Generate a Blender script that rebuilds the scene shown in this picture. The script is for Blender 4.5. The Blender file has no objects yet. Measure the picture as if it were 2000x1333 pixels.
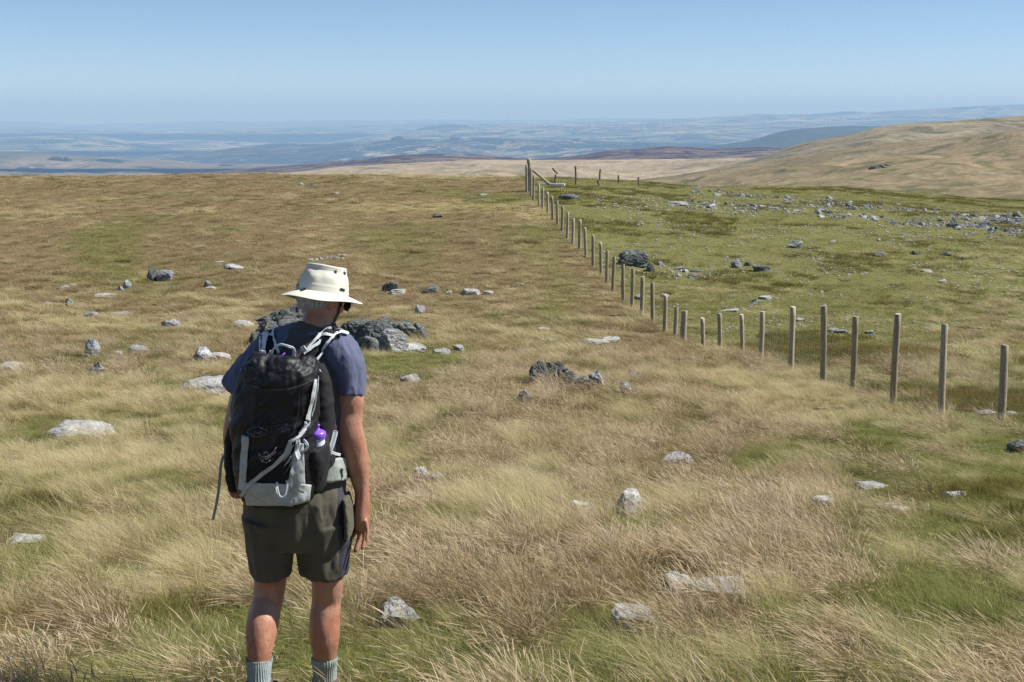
import bpy, bmesh, math, random
import numpy as np
from mathutils import Vector, Matrix
from mathutils.bvhtree import BVHTree

random.seed(7)
R = np.random.RandomState(11)
sc = bpy.context.scene
COL = sc.collection

# ------------------------------------------------------------------ camera
F = 2400.0                                   # focal length in photo pixels (2000 wide)
CAMZ = 1.62
PITCH = math.atan((666.5 - 225.0) / F)
cp, sp = math.cos(PITCH), math.sin(PITCH)
cam = bpy.data.cameras.new("camera")
cam.lens = F / 2000.0 * 36.0
cam.sensor_width = 36.0
cam.clip_start = 0.05
cam.clip_end = 120000.0
camo = bpy.data.objects.new("camera", cam)
camo.location = (0, 0, CAMZ)
camo.rotation_euler = (math.pi / 2 - PITCH, 0, 0)
COL.objects.link(camo)
sc.camera = camo

# ------------------------------------------------------------------ sky + sun
SUN_EL = math.radians(49)
SUN_AZ = math.radians(83)                   # clockwise from +Y (view direction)
world = bpy.data.worlds.new("World")
sc.world = world
world.use_nodes = True
nt = world.node_tree
for n in list(nt.nodes):
    nt.nodes.remove(n)
sky = nt.nodes.new("ShaderNodeTexSky")
sky.sky_type = 'NISHITA'
sky.sun_disc = False
sky.sun_elevation = SUN_EL
sky.sun_rotation = SUN_AZ
sky.altitude = 5000
sky.air_density = 1.0
sky.dust_density = 0.5
sky.ozone_density = 2.2
bg = nt.nodes.new("ShaderNodeBackground")
bg.inputs['Strength'].default_value = 0.076
wo = nt.nodes.new("ShaderNodeOutputWorld")
nt.links.new(sky.outputs[0], bg.inputs[0])
nt.links.new(bg.outputs[0], wo.inputs[0])

sun = bpy.data.lights.new("sun", 'SUN')
sun.energy = 5.0
sun.angle = math.radians(0.5)
sun.color = (1.0, 0.97, 0.92)
suno = bpy.data.objects.new("sun", sun)
sd = Vector((math.cos(SUN_EL) * math.sin(SUN_AZ), math.cos(SUN_EL) * math.cos(SUN_AZ), math.sin(SUN_EL)))
suno.rotation_euler = sd.to_track_quat('Z', 'Y').to_euler()
suno.location = (20, -10, 40)
COL.objects.link(suno)

sc.view_settings.view_transform = 'Standard'
sc.view_settings.look = 'None'
sc.view_settings.exposure = 0.68
sc.view_settings.gamma = 1.0
sc.view_settings.use_curve_mapping = False
sc.render.engine = 'CYCLES'
sc.cycles.use_denoising = True
sc.cycles.denoiser = 'OPENIMAGEDENOISE'
sc.cycles.denoising_prefilter = 'NONE'
sc.cycles.denoising_input_passes = 'RGB_ALBEDO_NORMAL'
sc.cycles.max_bounces = 6
sc.cycles.diffuse_bounces = 3
sc.cycles.glossy_bounces = 2
sc.cycles.transmission_bounces = 3
sc.cycles.transparent_max_bounces = 6
sc.cycles.volume_bounces = 0

# ------------------------------------------------------------------ projection helpers
def zfrompy(py, Y):
    """height (relative to the camera) of a point at forward distance Y seen on photo row py"""
    yc = -(np.asarray(py, float) - 666.5) / F
    return Y * (yc * cp - sp) / (cp + yc * sp)

def ray(px, py):
    x = (px - 1000.0) / F
    y = -(py - 666.5) / F
    return Vector((x, cp + y * sp, -sp + y * cp)).normalized()

CAM = Vector((0, 0, CAMZ))

def at(px, py, Y):
    d = ray(px, py)
    return CAM + d * (Y / d.y)

def pxm(px, py, Y):
    """metres per photo pixel at that point"""
    p = at(px, py, Y)
    return (p.y * cp - (p.z - CAMZ) * sp) / F

def proj(X, Y, Z):
    Z = Z - CAMZ
    d = Y * cp - Z * sp
    return 1000 + F * X / d, 666.5 - F * (Y * sp + Z * cp) / d

# ------------------------------------------------------------------ numpy noise
def _h(ix, iy, iz, seed):
    h = (ix * 374761393 + iy * 668265263 + iz * 2147483647 + seed * 1274126177) & 0xffffffff
    h = ((h ^ (h >> 13)) * 1274126177) & 0xffffffff
    h = h ^ (h >> 16)
    return (h & 0xffff) / 32767.5 - 1.0

def noise3(x, y, z, seed=0):
    x = np.asarray(x, float); y = np.asarray(y, float); z = np.asarray(z, float)
    x, y, z = np.broadcast_arrays(x, y, z)
    fx, fy, fz = np.floor(x), np.floor(y), np.floor(z)
    ix, iy, iz = fx.astype(np.int64), fy.astype(np.int64), fz.astype(np.int64)
    u, v, w = x - fx, y - fy, z - fz
    u = u * u * u * (u * (u * 6 - 15) + 10); v = v * v * v * (v * (v * 6 - 15) + 10); w = w * w * w * (w * (w * 6 - 15) + 10)
    r = 0
    for a in (0, 1):
        for b in (0, 1):
            for c in (0, 1):
                r = r + (u if a else 1 - u) * (v if b else 1 - v) * (w if c else 1 - w) * _h(ix + a, iy + b, iz + c, seed)
    return r

def fbm(x, y, z=0.0, oct=4, seed=0, gain=0.5):
    s, a, f, t = 0, 1.0, 1.0, 0
    for k in range(oct):
        s = s + a * noise3(np.asarray(x) * f + 17.3 * k, np.asarray(y) * f - 9.1 * k, np.asarray(z) * f + 3.7 * k, seed + k)
        t += a; a *= gain; f *= 2.03
    return s / t

def sstep(a, b, x):
    t = np.clip((np.asarray(x, float) - a) / (b - a), 0, 1)
    return t * t * (3 - 2 * t)

# ------------------------------------------------------------------ object helpers
def tag(o, label=None, cat=None, group=None, kind=None):
    if label: o["label"] = label
    if cat: o["category"] = cat
    if group: o["group"] = group
    if kind: o["kind"] = kind
    return o

def mkmesh(name, verts, faces, smooth=True, mats=None):
    me = bpy.data.meshes.new(name)
    me.from_pydata([tuple(v) for v in verts], [], [tuple(f) for f in faces])
    me.update()
    if smooth:
        me.polygons.foreach_set('use_smooth', [True] * len(me.polygons))
    for m in (mats or []):
        me.materials.append(m)
    return me

def link(name, me, parent=None, loc=None):
    o = bpy.data.objects.new(name, me)
    COL.objects.link(o)
    if loc is not None: o.location = loc
    if parent is not None:
        o.parent = parent
        if loc is None and me is not None:
            # mesh data is in world coordinates; keep it there under a moved parent
            o.matrix_parent_inverse = Matrix.Translation(-parent.location)
    return o

def empty(name, loc=(0, 0, 0)):
    o = bpy.data.objects.new(name, None)
    o.empty_display_size = 0.2
    o.location = loc
    COL.objects.link(o)
    return o

def gridmesh(name, P, mats, smooth=True):
    """P: (rows, cols, 3)"""
    n, m = P.shape[:2]
    me = bpy.data.meshes.new(name)
    idx = np.arange(n * m).reshape(n, m)
    q = np.stack([idx[:-1, :-1], idx[:-1, 1:], idx[1:, 1:], idx[1:, :-1]], -1).reshape(-1, 4)
    me.vertices.add(n * m)
    me.vertices.foreach_set('co', P.reshape(-1).astype(np.float32))
    me.loops.add(q.size)
    me.loops.foreach_set('vertex_index', q.reshape(-1).astype(np.int32))
    me.polygons.add(len(q))
    me.polygons.foreach_set('loop_start', np.arange(0, q.size, 4, dtype=np.int32))
    me.update(calc_edges=True)
    me.validate()
    if smooth:
        me.polygons.foreach_set('use_smooth', [True] * len(me.polygons))
    for mt in mats: me.materials.append(mt)
    return me, q

# ------------------------------------------------------------------ material helpers
class NT:
    def __init__(s, name):
        s.m = bpy.data.materials.new(name)
        s.m.use_nodes = True
        s.t = s.m.node_tree
        for n in list(s.t.nodes): s.t.nodes.remove(n)
        s.out = s.n('ShaderNodeOutputMaterial')
    def n(s, typ, **kw):
        nd = s.t.nodes.new(typ)
        for k, v in kw.items(): setattr(nd, k, v)
        return nd
    def l(s, a, b): s.t.links.new(a, b)
    def noise(s, vec, scale, detail=4, rough=0.55, dist=0.0):
        nd = s.n('ShaderNodeTexNoise')
        nd.inputs['Scale'].default_value = scale
        nd.inputs['Detail'].default_value = detail
        nd.inputs['Roughness'].default_value = rough
        nd.inputs['Distortion'].default_value = dist
        if vec is not None: s.l(vec, nd.inputs['Vector'])
        return nd.outputs['Fac']
    def ramp(s, fac, stops, interp='LINEAR'):
        nd = s.n('ShaderNodeValToRGB')
        r = nd.color_ramp; r.interpolation = interp
        while len(r.elements) < len(stops): r.elements.new(0.5)
        for e, (p, c) in zip(r.elements, stops):
            e.position = p
            e.color = (c[0], c[1], c[2], 1) if hasattr(c, '__len__') else (c, c, c, 1)
        s.l(fac, nd.inputs[0])
        return nd.outputs[0]
    def mix(s, fac, a, b, blend='MIX'):
        nd = s.n('ShaderNodeMix', data_type='RGBA', blend_type=blend)
        for sock, v in ((nd.inputs[0], fac), (nd.inputs[6], a), (nd.inputs[7], b)):
            if hasattr(v, 'is_output'): s.l(v, sock)
            elif hasattr(v, '__len__'): sock.default_value = (*v[:3], 1)
            else: sock.default_value = v
        return nd.outputs[2]
    def math(s, op, a, b=None):
        nd = s.n('ShaderNodeMath', operation=op)
        for sock, v in ((nd.inputs[0], a), (nd.inputs[1], b)):
            if v is None: continue
            if hasattr(v, 'is_output'): s.l(v, sock)
            else: sock.default_value = v
        return nd.outputs[0]
    def scalevec(s, vec, sc_):
        nd = s.n('ShaderNodeMapping')
        nd.inputs['Scale'].default_value = sc_
        s.l(vec, nd.inputs['Vector'])
        return nd.outputs[0]
    def principled(s, color, rough=0.8, bump=None, bstr=0.3, bdist=0.01, spec=0.3, **kw):
        b = s.n('ShaderNodeBsdfPrincipled')
        if hasattr(color, 'is_output'): s.l(color, b.inputs['Base Color'])
        else: b.inputs['Base Color'].default_value = (*color[:3], 1)
        if hasattr(rough, 'is_output'): s.l(rough, b.inputs['Roughness'])
        else: b.inputs['Roughness'].default_value = rough
        b.inputs['Specular IOR Level'].default_value = spec
        for k, v in kw.items(): b.inputs[k.replace('_', ' ')].default_value = v
        if bump is not None:
            bn = s.n('ShaderNodeBump')
            bn.inputs['Strength'].default_value = bstr
            bn.inputs['Distance'].default_value = bdist
            s.l(bump, bn.inputs['Height'])
            s.l(bn.outputs[0], b.inputs['Normal'])
        s.l(b.outputs[0], s.out.inputs['Surface'])
        return b
    def pos(s): return s.n('ShaderNodeNewGeometry').outputs['Position']
    def obj(s): return s.n('ShaderNodeTexCoord').outputs['Object']

def plain(name, c, rough=0.7, var=0.25, scale=60.0, bstr=0.15, bdist=0.002, spec=0.3):
    """a plain fabric / plastic / metal with slight mottling and a fine relief"""
    t = NT(name)
    p = t.pos()
    n1 = t.noise(p, scale, 5, 0.6)
    lo = [x * (1 - var) for x in c]; hi = [min(1, x * (1 + var)) for x in c]
    col = t.ramp(n1, [(0.3, lo), (0.7, hi)])
    n2 = t.noise(p, scale * 6, 3, 0.6)
    t.principled(col, rough, n2, bstr, bdist, spec)
    return t.m
# ------------------------------------------------------------------ near ground
TY = np.array([-8, 0, 2, 4.7, 8, 12, 16.3, 20, 24, 28, 32.5, 36, 42, 50, 57, 63, 70, 80, 90, 105, 130, 170, 250], float)
TS = np.array([-0.45, -0.2, 0.0, 0.2, 0.45])
TZ = np.array([
    [-0.9, -1.62, -1.85, -2.36, -3.00, -3.60, -4.10, -4.42, -4.75, -5.10, -5.45, -5.65, -5.75, -5.50, -5.10, -4.75, -4.45, -4.15, -4.5, -6.2, -11, -20, -42],
    [-0.9, -1.62, -1.85, -2.36, -3.00, -3.62, -4.15, -4.50, -4.85, -5.25, -5.65, -5.85, -5.80, -5.35, -4.90, -4.55, -4.20, -3.92, -4.3, -6.0, -11, -20, -42],
    [-0.9, -1.62, -1.85, -2.36, -3.00, -3.65, -4.15, -4.50, -4.95, -5.45, -5.95, -6.10, -5.90, -5.30, -4.80, -4.42, -4.05, -3.98, -4.6, -6.5, -12, -22, -45],
    [-0.9, -1.62, -1.85, -2.36, -3.00, -3.65, -4.15, -4.55, -4.98, -5.60, -6.15, -6.25, -6.20, -5.85, -5.45, -5.15, -4.90, -4.75, -5.2, -7.2, -13, -24, -48],
    [-0.9, -1.62, -1.85, -2.36, -3.00, -3.65, -4.18, -4.60, -5.02, -5.60, -6.15, -6.35, -6.40, -6.30, -6.05, -5.85, -5.75, -5.80, -6.3, -8.3, -14, -26, -50]])

def _cubic(xk, yk, x):
    """monotone-ish cubic Hermite interpolation, vectorised"""
    d = np.diff(yk) / np.diff(xk)
    m = np.empty_like(yk); m[1:-1] = 0.5 * (d[:-1] + d[1:]); m[0] = d[0]; m[-1] = d[-1]
    x = np.clip(x, xk[0], xk[-1])
    i = np.clip(np.searchsorted(xk, x) - 1, 0, len(xk) - 2)
    h = xk[i + 1] - xk[i]; t = (x - xk[i]) / h
    return ((1 + 2 * t) * (1 - t) ** 2 * yk[i] + t * (1 - t) ** 2 * h * m[i] + t * t * (3 - 2 * t) * yk[i + 1] + t * t * (t - 1) * h * m[i + 1])

def ground_z(X, Y):
    X = np.asarray(X, float); Y = np.asarray(Y, float)
    s = np.clip(X / np.maximum(Y, 4.0), TS[0], TS[-1])
    cols = [_cubic(TY, TZ[k], Y) for k in range(5)]
    z = np.zeros(np.broadcast(X, Y).shape)
    for k in range(4):
        lo, hi = TS[k], TS[k + 1]
        w = (s - lo) / (hi - lo)
        msk = (s >= lo) & ((s < hi) if k < 3 else (s <= hi))
        w = w * w * (3 - 2 * w)
        z = np.where(msk, cols[k] * (1 - w) + cols[k + 1] * w, z)
    fade = sstep(1.5, 6.5, np.hypot(X + 0.95, Y - 4.7)) * sstep(0, 3, np.hypot(X, Y))
    z = z + fade * (0.20 * fbm(X / 7.0, Y / 7.0, 0, 3, 3) + 0.12 * fbm(X / 1.6, Y / 1.6, 0, 3, 5) + 0.03 * fbm(X / 0.45, Y / 0.45, 0, 2, 8))
    return z + CAMZ

# fence posts: photo column, top row, thickness (px), forward distance
POSTS = [(2105, 705, 15.5, 15.0), (1962, 675, 15, 16.3), (1845, 634, 13, 17.8), (1754, 614, 13, 18.6), (1671, 619, 11.5, 20.3),
         (1609, 598, 11.5, 21.8), (1549, 600, 10.5, 23.8), (1489, 609, 9, 26), (1448, 615, 8, 28), (1405, 613, 8.5, 30),
         (1372, 622, 8, 31.5), (1337, 608, 12, 32.6), (1321, 601, 8, 33.6), (1300, 577, 8, 34.6), (1274, 553, 8, 36),
         (1255, 541, 8, 37.5), (1236, 526, 7, 39), (1217, 517, 6.5, 40.5), (1200, 502, 6.5, 42), (1186, 490, 6, 43.5),
         (1173, 474, 6, 45), (1158, 460, 6, 46.6), (1142, 445, 6, 48.2), (1133, 430, 6, 49.8), (1120, 428, 5.5, 51.4),
         (1109, 415, 5.2, 53), (1099, 403, 5.2, 54.6), (1088, 393, 5, 56.2), (1078, 384, 5, 57.8), (1069, 376, 5, 59.4),
         (1060, 368, 5, 61), (1052, 361, 4.8, 62.6), (1043, 342, 4.6, 65), (1037, 331, 4.6, 67), (1028, 322, 4.6, 69)]
FX = np.array([at(p[0], p[1], p[3]).x for p in POSTS]); FY = np.array([p[3] for p in POSTS])

def fence_x(Y):
    """x of the fence line at forward distance Y"""
    Y = np.asarray(Y, float)
    return np.interp(Y, np.concatenate([[0, 8], FY, [80, 100]]), np.concatenate([[16, 10.5], FX, [0.2, -0.6]]))

def beyond_fence(X, Y):
    """+1 well on the grazed right-hand side, 0 on the moor side"""
    return sstep(-0.2, 0.9, np.asarray(X) - fence_x(Y))

# zone map: patches (photo px, py, rx, ry, weight) laid on the ground they were seen on
GREEN = [(800, 715, 130, 40, .6), (1880, 960, 150, 120, 1.0), (1700, 880, 110, 40, .7), (1830, 1090, 120, 60, .5), (90, 1120, 130, 60, .7), (1100, 1320, 420, 60, .9), (850, 1270, 200, 50, .6), (1650, 1320, 200, 60, .5),
         (300, 1290, 330, 70, .9), (200, 1180, 200, 40, .5), (260, 840, 260, 30, .35), (1080, 500, 60, 110, .5), (1090, 600, 50, 40, .55), (1450, 720, 70, 25, .6),
         (1480, 905, 60, 25, .8), (700, 470, 90, 25, .3), (980, 400, 80, 30, .5), (820, 375, 200, 12, .4), (1250, 1060, 110, 35, .4),
         (1650, 1130, 110, 60, .5), (560, 500, 120, 20, .15), (150, 690, 120, 30, .2), (1880, 1180, 140, 50, .6), (1480, 1240, 90, 60, .4),
         (930, 960, 90, 30, .4), (330, 880, 160, 30, .5), (640, 720, 200, 30, .3), (450, 440, 200, 20, .12), (150, 500, 160, 14, .12), (1000, 450, 60, 40, .3)]
BLOND = [(1450, 760, 250, 45, .8), (1700, 800, 140, 40, .6), (200, 790, 250, 60, .7), (230, 920, 260, 45, .6), (1000, 880, 120, 50, .5),
         (800, 405, 190, 10, .9), (1030, 400, 50, 14, .8), (1050, 425, 60, 12, .6), (340, 475, 60, 10, .5), (60, 430, 160, 20, .4), (1040, 660, 120, 20, .4),
         (1100, 1010, 160, 30, .6), (110, 1110, 150, 45, .5), (900, 640, 200, 25, .5), (1650, 1030, 120, 60, .4), (620, 870, 500, 40, .3),
         (1000, 950, 160, 40, .4), (450, 1130, 130, 60, .5), (850, 1060, 160, 40, .3), (1600, 1270, 150, 50, .3), (560, 600, 120, 20, .5), (200, 640, 250, 20, .25)]
BROWN = [(1050, 800, 260, 45, .9), (1120, 900, 250, 40, .8), (400, 700, 300, 40, .5), (1000, 1130, 260, 60, .8), (900, 1190, 260, 50, .6), (1560, 990, 160, 40, .6),
         (420, 1060, 150, 40, .8), (300, 600, 400, 50, .5), (1740, 740, 90, 25, .6), (1900, 830, 100, 40, .6), (1280, 690, 160, 25, .6), (1750, 1000, 160, 30, .5),
         (500, 400, 400, 40, .4), (800, 560, 300, 60, .4), (1150, 1240, 260, 40, .5), (1900, 1290, 160, 50, .8), (1250, 1290, 180, 40, .5), (1180, 610, 90, 40, .4)]

def zones(X, Y, Z):
    px, py = proj(X, np.maximum(Y, 1.0), Z)
    def blob(L):
        s = np.zeros(np.shape(px))
        for (a, b, rx, ry, w) in L:
            s = s + w * np.exp(-0.7 * (((px - a) / rx) ** 2 + ((py - b) / ry) ** 2))
        return s
    far = sstep(18, 60, Y)
    k = 1 + 2.5 * far                        # patches are larger far off
    g = 0.30 + blob(GREEN) + 0.7 * fbm(X / 1.3 / k, Y / 1.3 / k, 0, 3, 21) + 0.25 * fbm(X / 6, Y / 6, 0, 2, 23) - 0.16 * far
    b = 0.32 + blob(BLOND) + 0.8 * fbm(X / 1.1 / k, Y / 1.6 / k, 0, 3, 31) - 0.1 * far
    r = 0.40 + blob(BROWN) + 0.6 * fbm(X / 1.9 / k, Y / 1.9 / k, 0, 3, 41) + 0.1 * far
    return np.clip(g, 0.03, 2), np.clip(b, 0.03, 2), np.clip(r, 0.03, 2)

def green_right(X, Y):
    """how much of the grazed side is rough tussock"""
    n = fbm(X / 4.5, Y / 2.6, 0, 3, 51) + 0.55 * fbm(X / 1.3, Y / 0.9, 0, 2, 53)
    return sstep(0.06, 0.30, n)

# --- the ground sheet
rows = np.concatenate([np.linspace(-7, 3, 26), 3 + (np.geomspace(1, 248, 330) - 1)])
cols_s = np.linspace(-0.85, 0.85, 380)
YY, SS = np.meshgrid(rows, cols_s, indexing='ij')
XX = SS * (YY + 9.0)
ZZ = ground_z(XX, YY)
t = NT("moor_ground")
p = t.pos()
n_big = t.noise(p, 0.9, 6, 0.6)
n_fine = t.noise(p, 14, 6, 0.7)
n_mid = t.noise(p, 3.5, 5, 0.6)
attr = t.n('ShaderNodeAttribute', attribute_name='green')
attr2 = t.n('ShaderNodeAttribute', attribute_name='straw')
attr3 = t.n('ShaderNodeAttribute', attribute_name='grazed')
brown = t.ramp(n_fine, [(0.25, (0.085, 0.060, 0.030)), (0.5, (0.175, 0.125, 0.066)), (0.78, (0.31, 0.235, 0.13))])
green = t.ramp(n_fine, [(0.25, (0.042, 0.050, 0.014)), (0.5, (0.105, 0.112, 0.030)), (0.8, (0.19, 0.185, 0.060))])
straw = t.ramp(n_fine, [(0.25, (0.16, 0.12, 0.055)), (0.75, (0.42, 0.33, 0.17))])
turf = t.ramp(n_fine, [(0.25, (0.08, 0.08, 0.026)), (0.5, (0.155, 0.16, 0.053)), (0.72, (0.225, 0.217, 0.085)), (0.9, (0.31, 0.275, 0.15))])
turf2 = t.ramp(n_mid, [(0.35, (0.20, 0.165, 0.085)), (0.7, (0.105, 0.118, 0.030))])
turf = t.mix(0.4, turf, turf2)
gfac = t.math('ADD', attr.outputs['Fac'], t.math('MULTIPLY', t.math('SUBTRACT', n_mid, 0.5), 0.9))
c = t.mix(t.ramp(gfac, [(0.25, 0.0), (0.75, 1.0)]), brown, green)
sfac = t.math('ADD', attr2.outputs['Fac'], t.math('MULTIPLY', t.math('SUBTRACT', n_big, 0.5), 0.6))
c = t.mix(t.ramp(sfac, [(0.5, 0.0), (1.0, 0.8)]), c, straw)
c = t.mix(attr3.outputs['Fac'], c, turf)
t.principled(c, 0.95, t.math('ADD', n_fine, t.math('MULTIPLY', n_mid, 2.0)), 0.9, 0.05, 0.05)
M_ground = t.m
me, q = gridmesh("ground", np.stack([XX, YY, ZZ], -1), [M_ground])
g_, b_, r_ = zones(XX, YY, ZZ)
bf = beyond_fence(XX, YY)
for nm, arr in (('green', np.clip(g_ * 0.75, 0, 1)), ('straw', np.clip(b_ * 0.75, 0, 1)), ('grazed', bf)):
    a = me.attributes.new(nm, 'FLOAT', 'POINT')
    a.data.foreach_set('value', arr.reshape(-1).astype(np.float32))
ground = link("ground", me)
tag(ground, kind='structure')
GBVH = BVHTree.FromPolygons([tuple(v) for v in np.stack([XX, YY, ZZ], -1).reshape(-1, 3)], [tuple(f) for f in q.tolist()])

def ghit(px, py, fallback=70.0):
    """point of the near ground seen at a photo pixel"""
    h = GBVH.ray_cast(CAM, ray(px, py), 400)
    if h[0] is None:
        p0 = at(px, py, fallback); p0.z = float(ground_z(p0.x, p0.y)); return p0
    return h[0]

# ------------------------------------------------------------------ far country
def far_mat(name, lo, mid, hi, patch, scale, stretch=1.0, thr=(0.56, 0.62), bump=0.6):
    t = NT(name)
    p = t.scalevec(t.pos(), (1.0, stretch, 1.6))
    n1 = t.noise(p, scale, 8, 0.62, 0.4)
    n2 = t.noise(p, scale * 3.1, 8, 0.65, 0.6)
    n3 = t.noise(p, scale * 20, 4, 0.6)
    c = t.ramp(t.math('ADD', t.math('MULTIPLY', n1, 0.6), t.math('MULTIPLY', n3, 0.4)), [(0.38, lo), (0.5, mid), (0.62, hi)])
    c = t.mix(t.ramp(n2, [(thr[0], 0.0), (thr[1], 1.0)]), c, patch)
    n4 = t.noise(p, scale * 9, 6, 0.7, 0.8)
    c = t.mix(t.ramp(n4, [(0.44, 0.0), (0.62, 0.6)]), c, t.mix(0.5, lo, patch))
    t.principled(c, 0.95, n3, bump, 0.25 / scale * 0.05, 0.02)
    return t.m

def hills(name, crest, yc, yf, pyf, yb, zb, mat, amp, wl, seed, nx=420, nt_=60, rough_px=1.0, shape=1.0, x0=-1300, x1=3300):
    cx = np.array([c[0] for c in crest], float); cy = np.array([c[1] for c in crest], float)
    px = np.linspace(x0, x1, nx)
    py = np.interp(px, cx, cy)
    k = np.ones(5) / 5.0
    py = np.convolve(np.pad(py, 2, mode='edge'), k, 'valid')
    py = py + rough_px * fbm(px / 55.0, seed * 3.1, 0, 5, seed)
    yc_ = yc * (1 + 0.06 * fbm(px / 300.0, seed, 0, 2, seed + 5))
    zc = zfrompy(py, yc_)
    zf = zfrompy(np.full(nx, pyf), yf)
    tt = np.concatenate([np.linspace(0, 1, nt_), 1 + np.linspace(0.08, 1, 14)])
    P = np.zeros((len(tt), nx, 3))
    for i, tv in enumerate(tt):
        if tv <= 1:
            Y = yf + (yc_ - yf) * tv
            s = tv ** shape
            s = s * (1 - 0.35) + 0.35 * (math.sin(tv * math.pi / 2))
            Z = zf + (zc - zf) * s
            w = math.sin(min(1, tv * 1.02) * math.pi) ** 0.7 if tv < 1 else 0.0
            w = max(w, 0.0)
        else:
            u = tv - 1
            Y = yc_ + (yb - yc_) * u
            Z = zc + (zb - zc) * (u ** 1.5)
            w = 0.4 * u
        X = (px - 1000) / F * (Y * cp - Z * sp)
        Z = Z + amp * w * fbm(X / wl, Y / wl, 0, 6, seed + 9, 0.52)
        P[i, :, 0], P[i, :, 1], P[i, :, 2] = X, Y, Z + CAMZ
    me, q = gridmesh(name, P, [mat])
    o = link(name, me)
    tag(o, kind='structure')
    return o, P, q

M_moor = far_mat("dry_moorland", (0.155, 0.13, 0.085), (0.235, 0.20, 0.132), (0.32, 0.272, 0.188), (0.105, 0.102, 0.06), 0.010, 1.2, (0.52, 0.60))
M_moor2 = far_mat("red_moorland", (0.14, 0.105, 0.062), (0.23, 0.18, 0.108), (0.32, 0.252, 0.16), (0.105, 0.105, 0.05), 0.016, 1.2, (0.52, 0.60))
M_pale = far_mat("pale_moor", (0.22, 0.17, 0.105), (0.32, 0.255, 0.165), (0.39, 0.315, 0.21), (0.16, 0.135, 0.085), 0.007, 0.8, (0.52, 0.62))
M_heath = far_mat("heather_moor", (0.060, 0.042, 0.045), (0.12, 0.09, 0.07), (0.27, 0.21, 0.14), (0.036, 0.024, 0.030), 0.005, 1.2, (0.49, 0.53))
M_farm = far_mat("far_pasture", (0.085, 0.10, 0.05), (0.18, 0.165, 0.09), (0.50, 0.40, 0.26), (0.014, 0.020, 0.014), 0.0011, 1.3, (0.50, 0.53))
M_farm2 = far_mat("far_upland", (0.08, 0.08, 0.05), (0.15, 0.125, 0.085), (0.27, 0.21, 0.15), (0.03, 0.04, 0.025), 0.0012, 1.8, (0.58, 0.62))
M_dark = far_mat("far_forest_slope", (0.035, 0.045, 0.03), (0.05, 0.06, 0.04), (0.075, 0.08, 0.05), (0.03, 0.035, 0.026), 0.003, 1.5, (0.5, 0.6))
M_scarp = far_mat("far_scarp", (0.03, 0.034, 0.022), (0.09, 0.09, 0.055), (0.42, 0.34, 0.22), (0.018, 0.022, 0.014), 0.0014, 1.2, (0.46, 0.50))

FAR = []
def far(*a, **k):
    o = hills(*a, **k); FAR.append(o); return o
far("hillside", [(-1300, 520), (700, 420), (1000, 372), (1100, 364), (1200, 357), (1300, 346), (1400, 331), (1500, 316), (1600, 299), (1700, 284), (1800, 272), (1900, 264), (2000, 257), (2200, 246), (3300, 215)],
    750, 180, 520, 1000, -75, M_moor2, 13, 85, 61, nx=620, nt_=110, shape=0.8)
far("hillside", [(-1300, 520), (900, 420), (1150, 374), (1300, 352), (1447, 317), (1496, 306), (1545, 286), (1590, 275), (1650, 266), (1690, 255), (1720, 247), (1765, 242), (1850, 237), (1930, 231), (2000, 226), (2200, 214), (3300, 180)],
    1150, 650, 430, 1500, -110, M_moor, 14, 110, 67, nx=620, nt_=90, shape=0.8)
far("hillside", [(-1300, 640), (900, 560), (1780, 440), (1880, 403), (1930, 391), (1980, 373), (2040, 358), (2200, 340), (3300, 300)],
    330, 150, 600, 420, -60, M_moor2, 3, 60, 69, nx=420, nt_=50)
far("moor", [(-1300, 395), (0, 372), (300, 357), (420, 349), (500, 344), (560, 338), (650, 328), (750, 321), (850, 316), (950, 312), (1050, 313), (1200, 312), (1350, 311), (1500, 309), (1700, 300), (3300, 260)],
    1900, 850, 450, 2200, -190, M_pale, 22, 170, 71, nx=520, nt_=100, shape=0.9, rough_px=0.8)
far("heather_ridge", [(-1300, 400), (200, 362), (300, 352), (380, 342), (450, 333), (520, 326), (600, 320), (700, 312), (780, 303), (840, 300), (900, 301), (960, 306), (1010, 310), (1080, 310), (1130, 305), (1170, 298), (1210, 292), (1260, 291), (1300, 286), (1340, 287), (1400, 291), (1470, 288), (1530, 290), (1700, 296), (3300, 300)],
    3000, 1950, 360, 3600, -280, M_heath, 12, 330, 73, nx=520, nt_=70, rough_px=2.0)
far("far_hills", [(-1300, 300), (0, 297), (60, 296), (120, 301), (200, 307), (300, 312), (400, 320), (500, 322), (600, 325), (800, 330), (3300, 340)],
    6000, 3900, 372, 7200, -300, M_farm2, 40, 900, 79, rough_px=1.2)
far("far_hills", [(-1300, 345), (1150, 330), (1300, 303), (1380, 288), (1430, 280), (1480, 272), (1510, 259), (1560, 252), (1620, 248), (1700, 246), (1800, 248), (3300, 240)],
    6500, 4800, 330, 7800, -300, M_dark, 30, 800, 83, rough_px=1.0)
far("far_hills", [(-1300, 320), (250, 318), (330, 310), (400, 302), (450, 290), (520, 282), (600, 281), (680, 279), (740, 275), (800, 271), (900, 272), (1000, 272), (1100, 275), (1200, 277), (1300, 280), (1500, 284), (3300, 290)],
    9000, 7300, 336, 10400, -300, M_scarp, 55, 800, 89, rough_px=1.6, shape=1.4)
far("far_hills", [(-1300, 278), (0, 270), (120, 264), (200, 266), (260, 277), (400, 275), (560, 281), (640, 279), (700, 270), (760, 262), (840, 250), (900, 247), (1000, 246), (1100, 243), (1200, 244), (1300, 241), (1500, 238), (1700, 235), (3300, 230)],
    14500, 9600, 296, 16500, -320, M_farm, 75, 1700, 97, rough_px=1.3, nt_=80)
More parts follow.
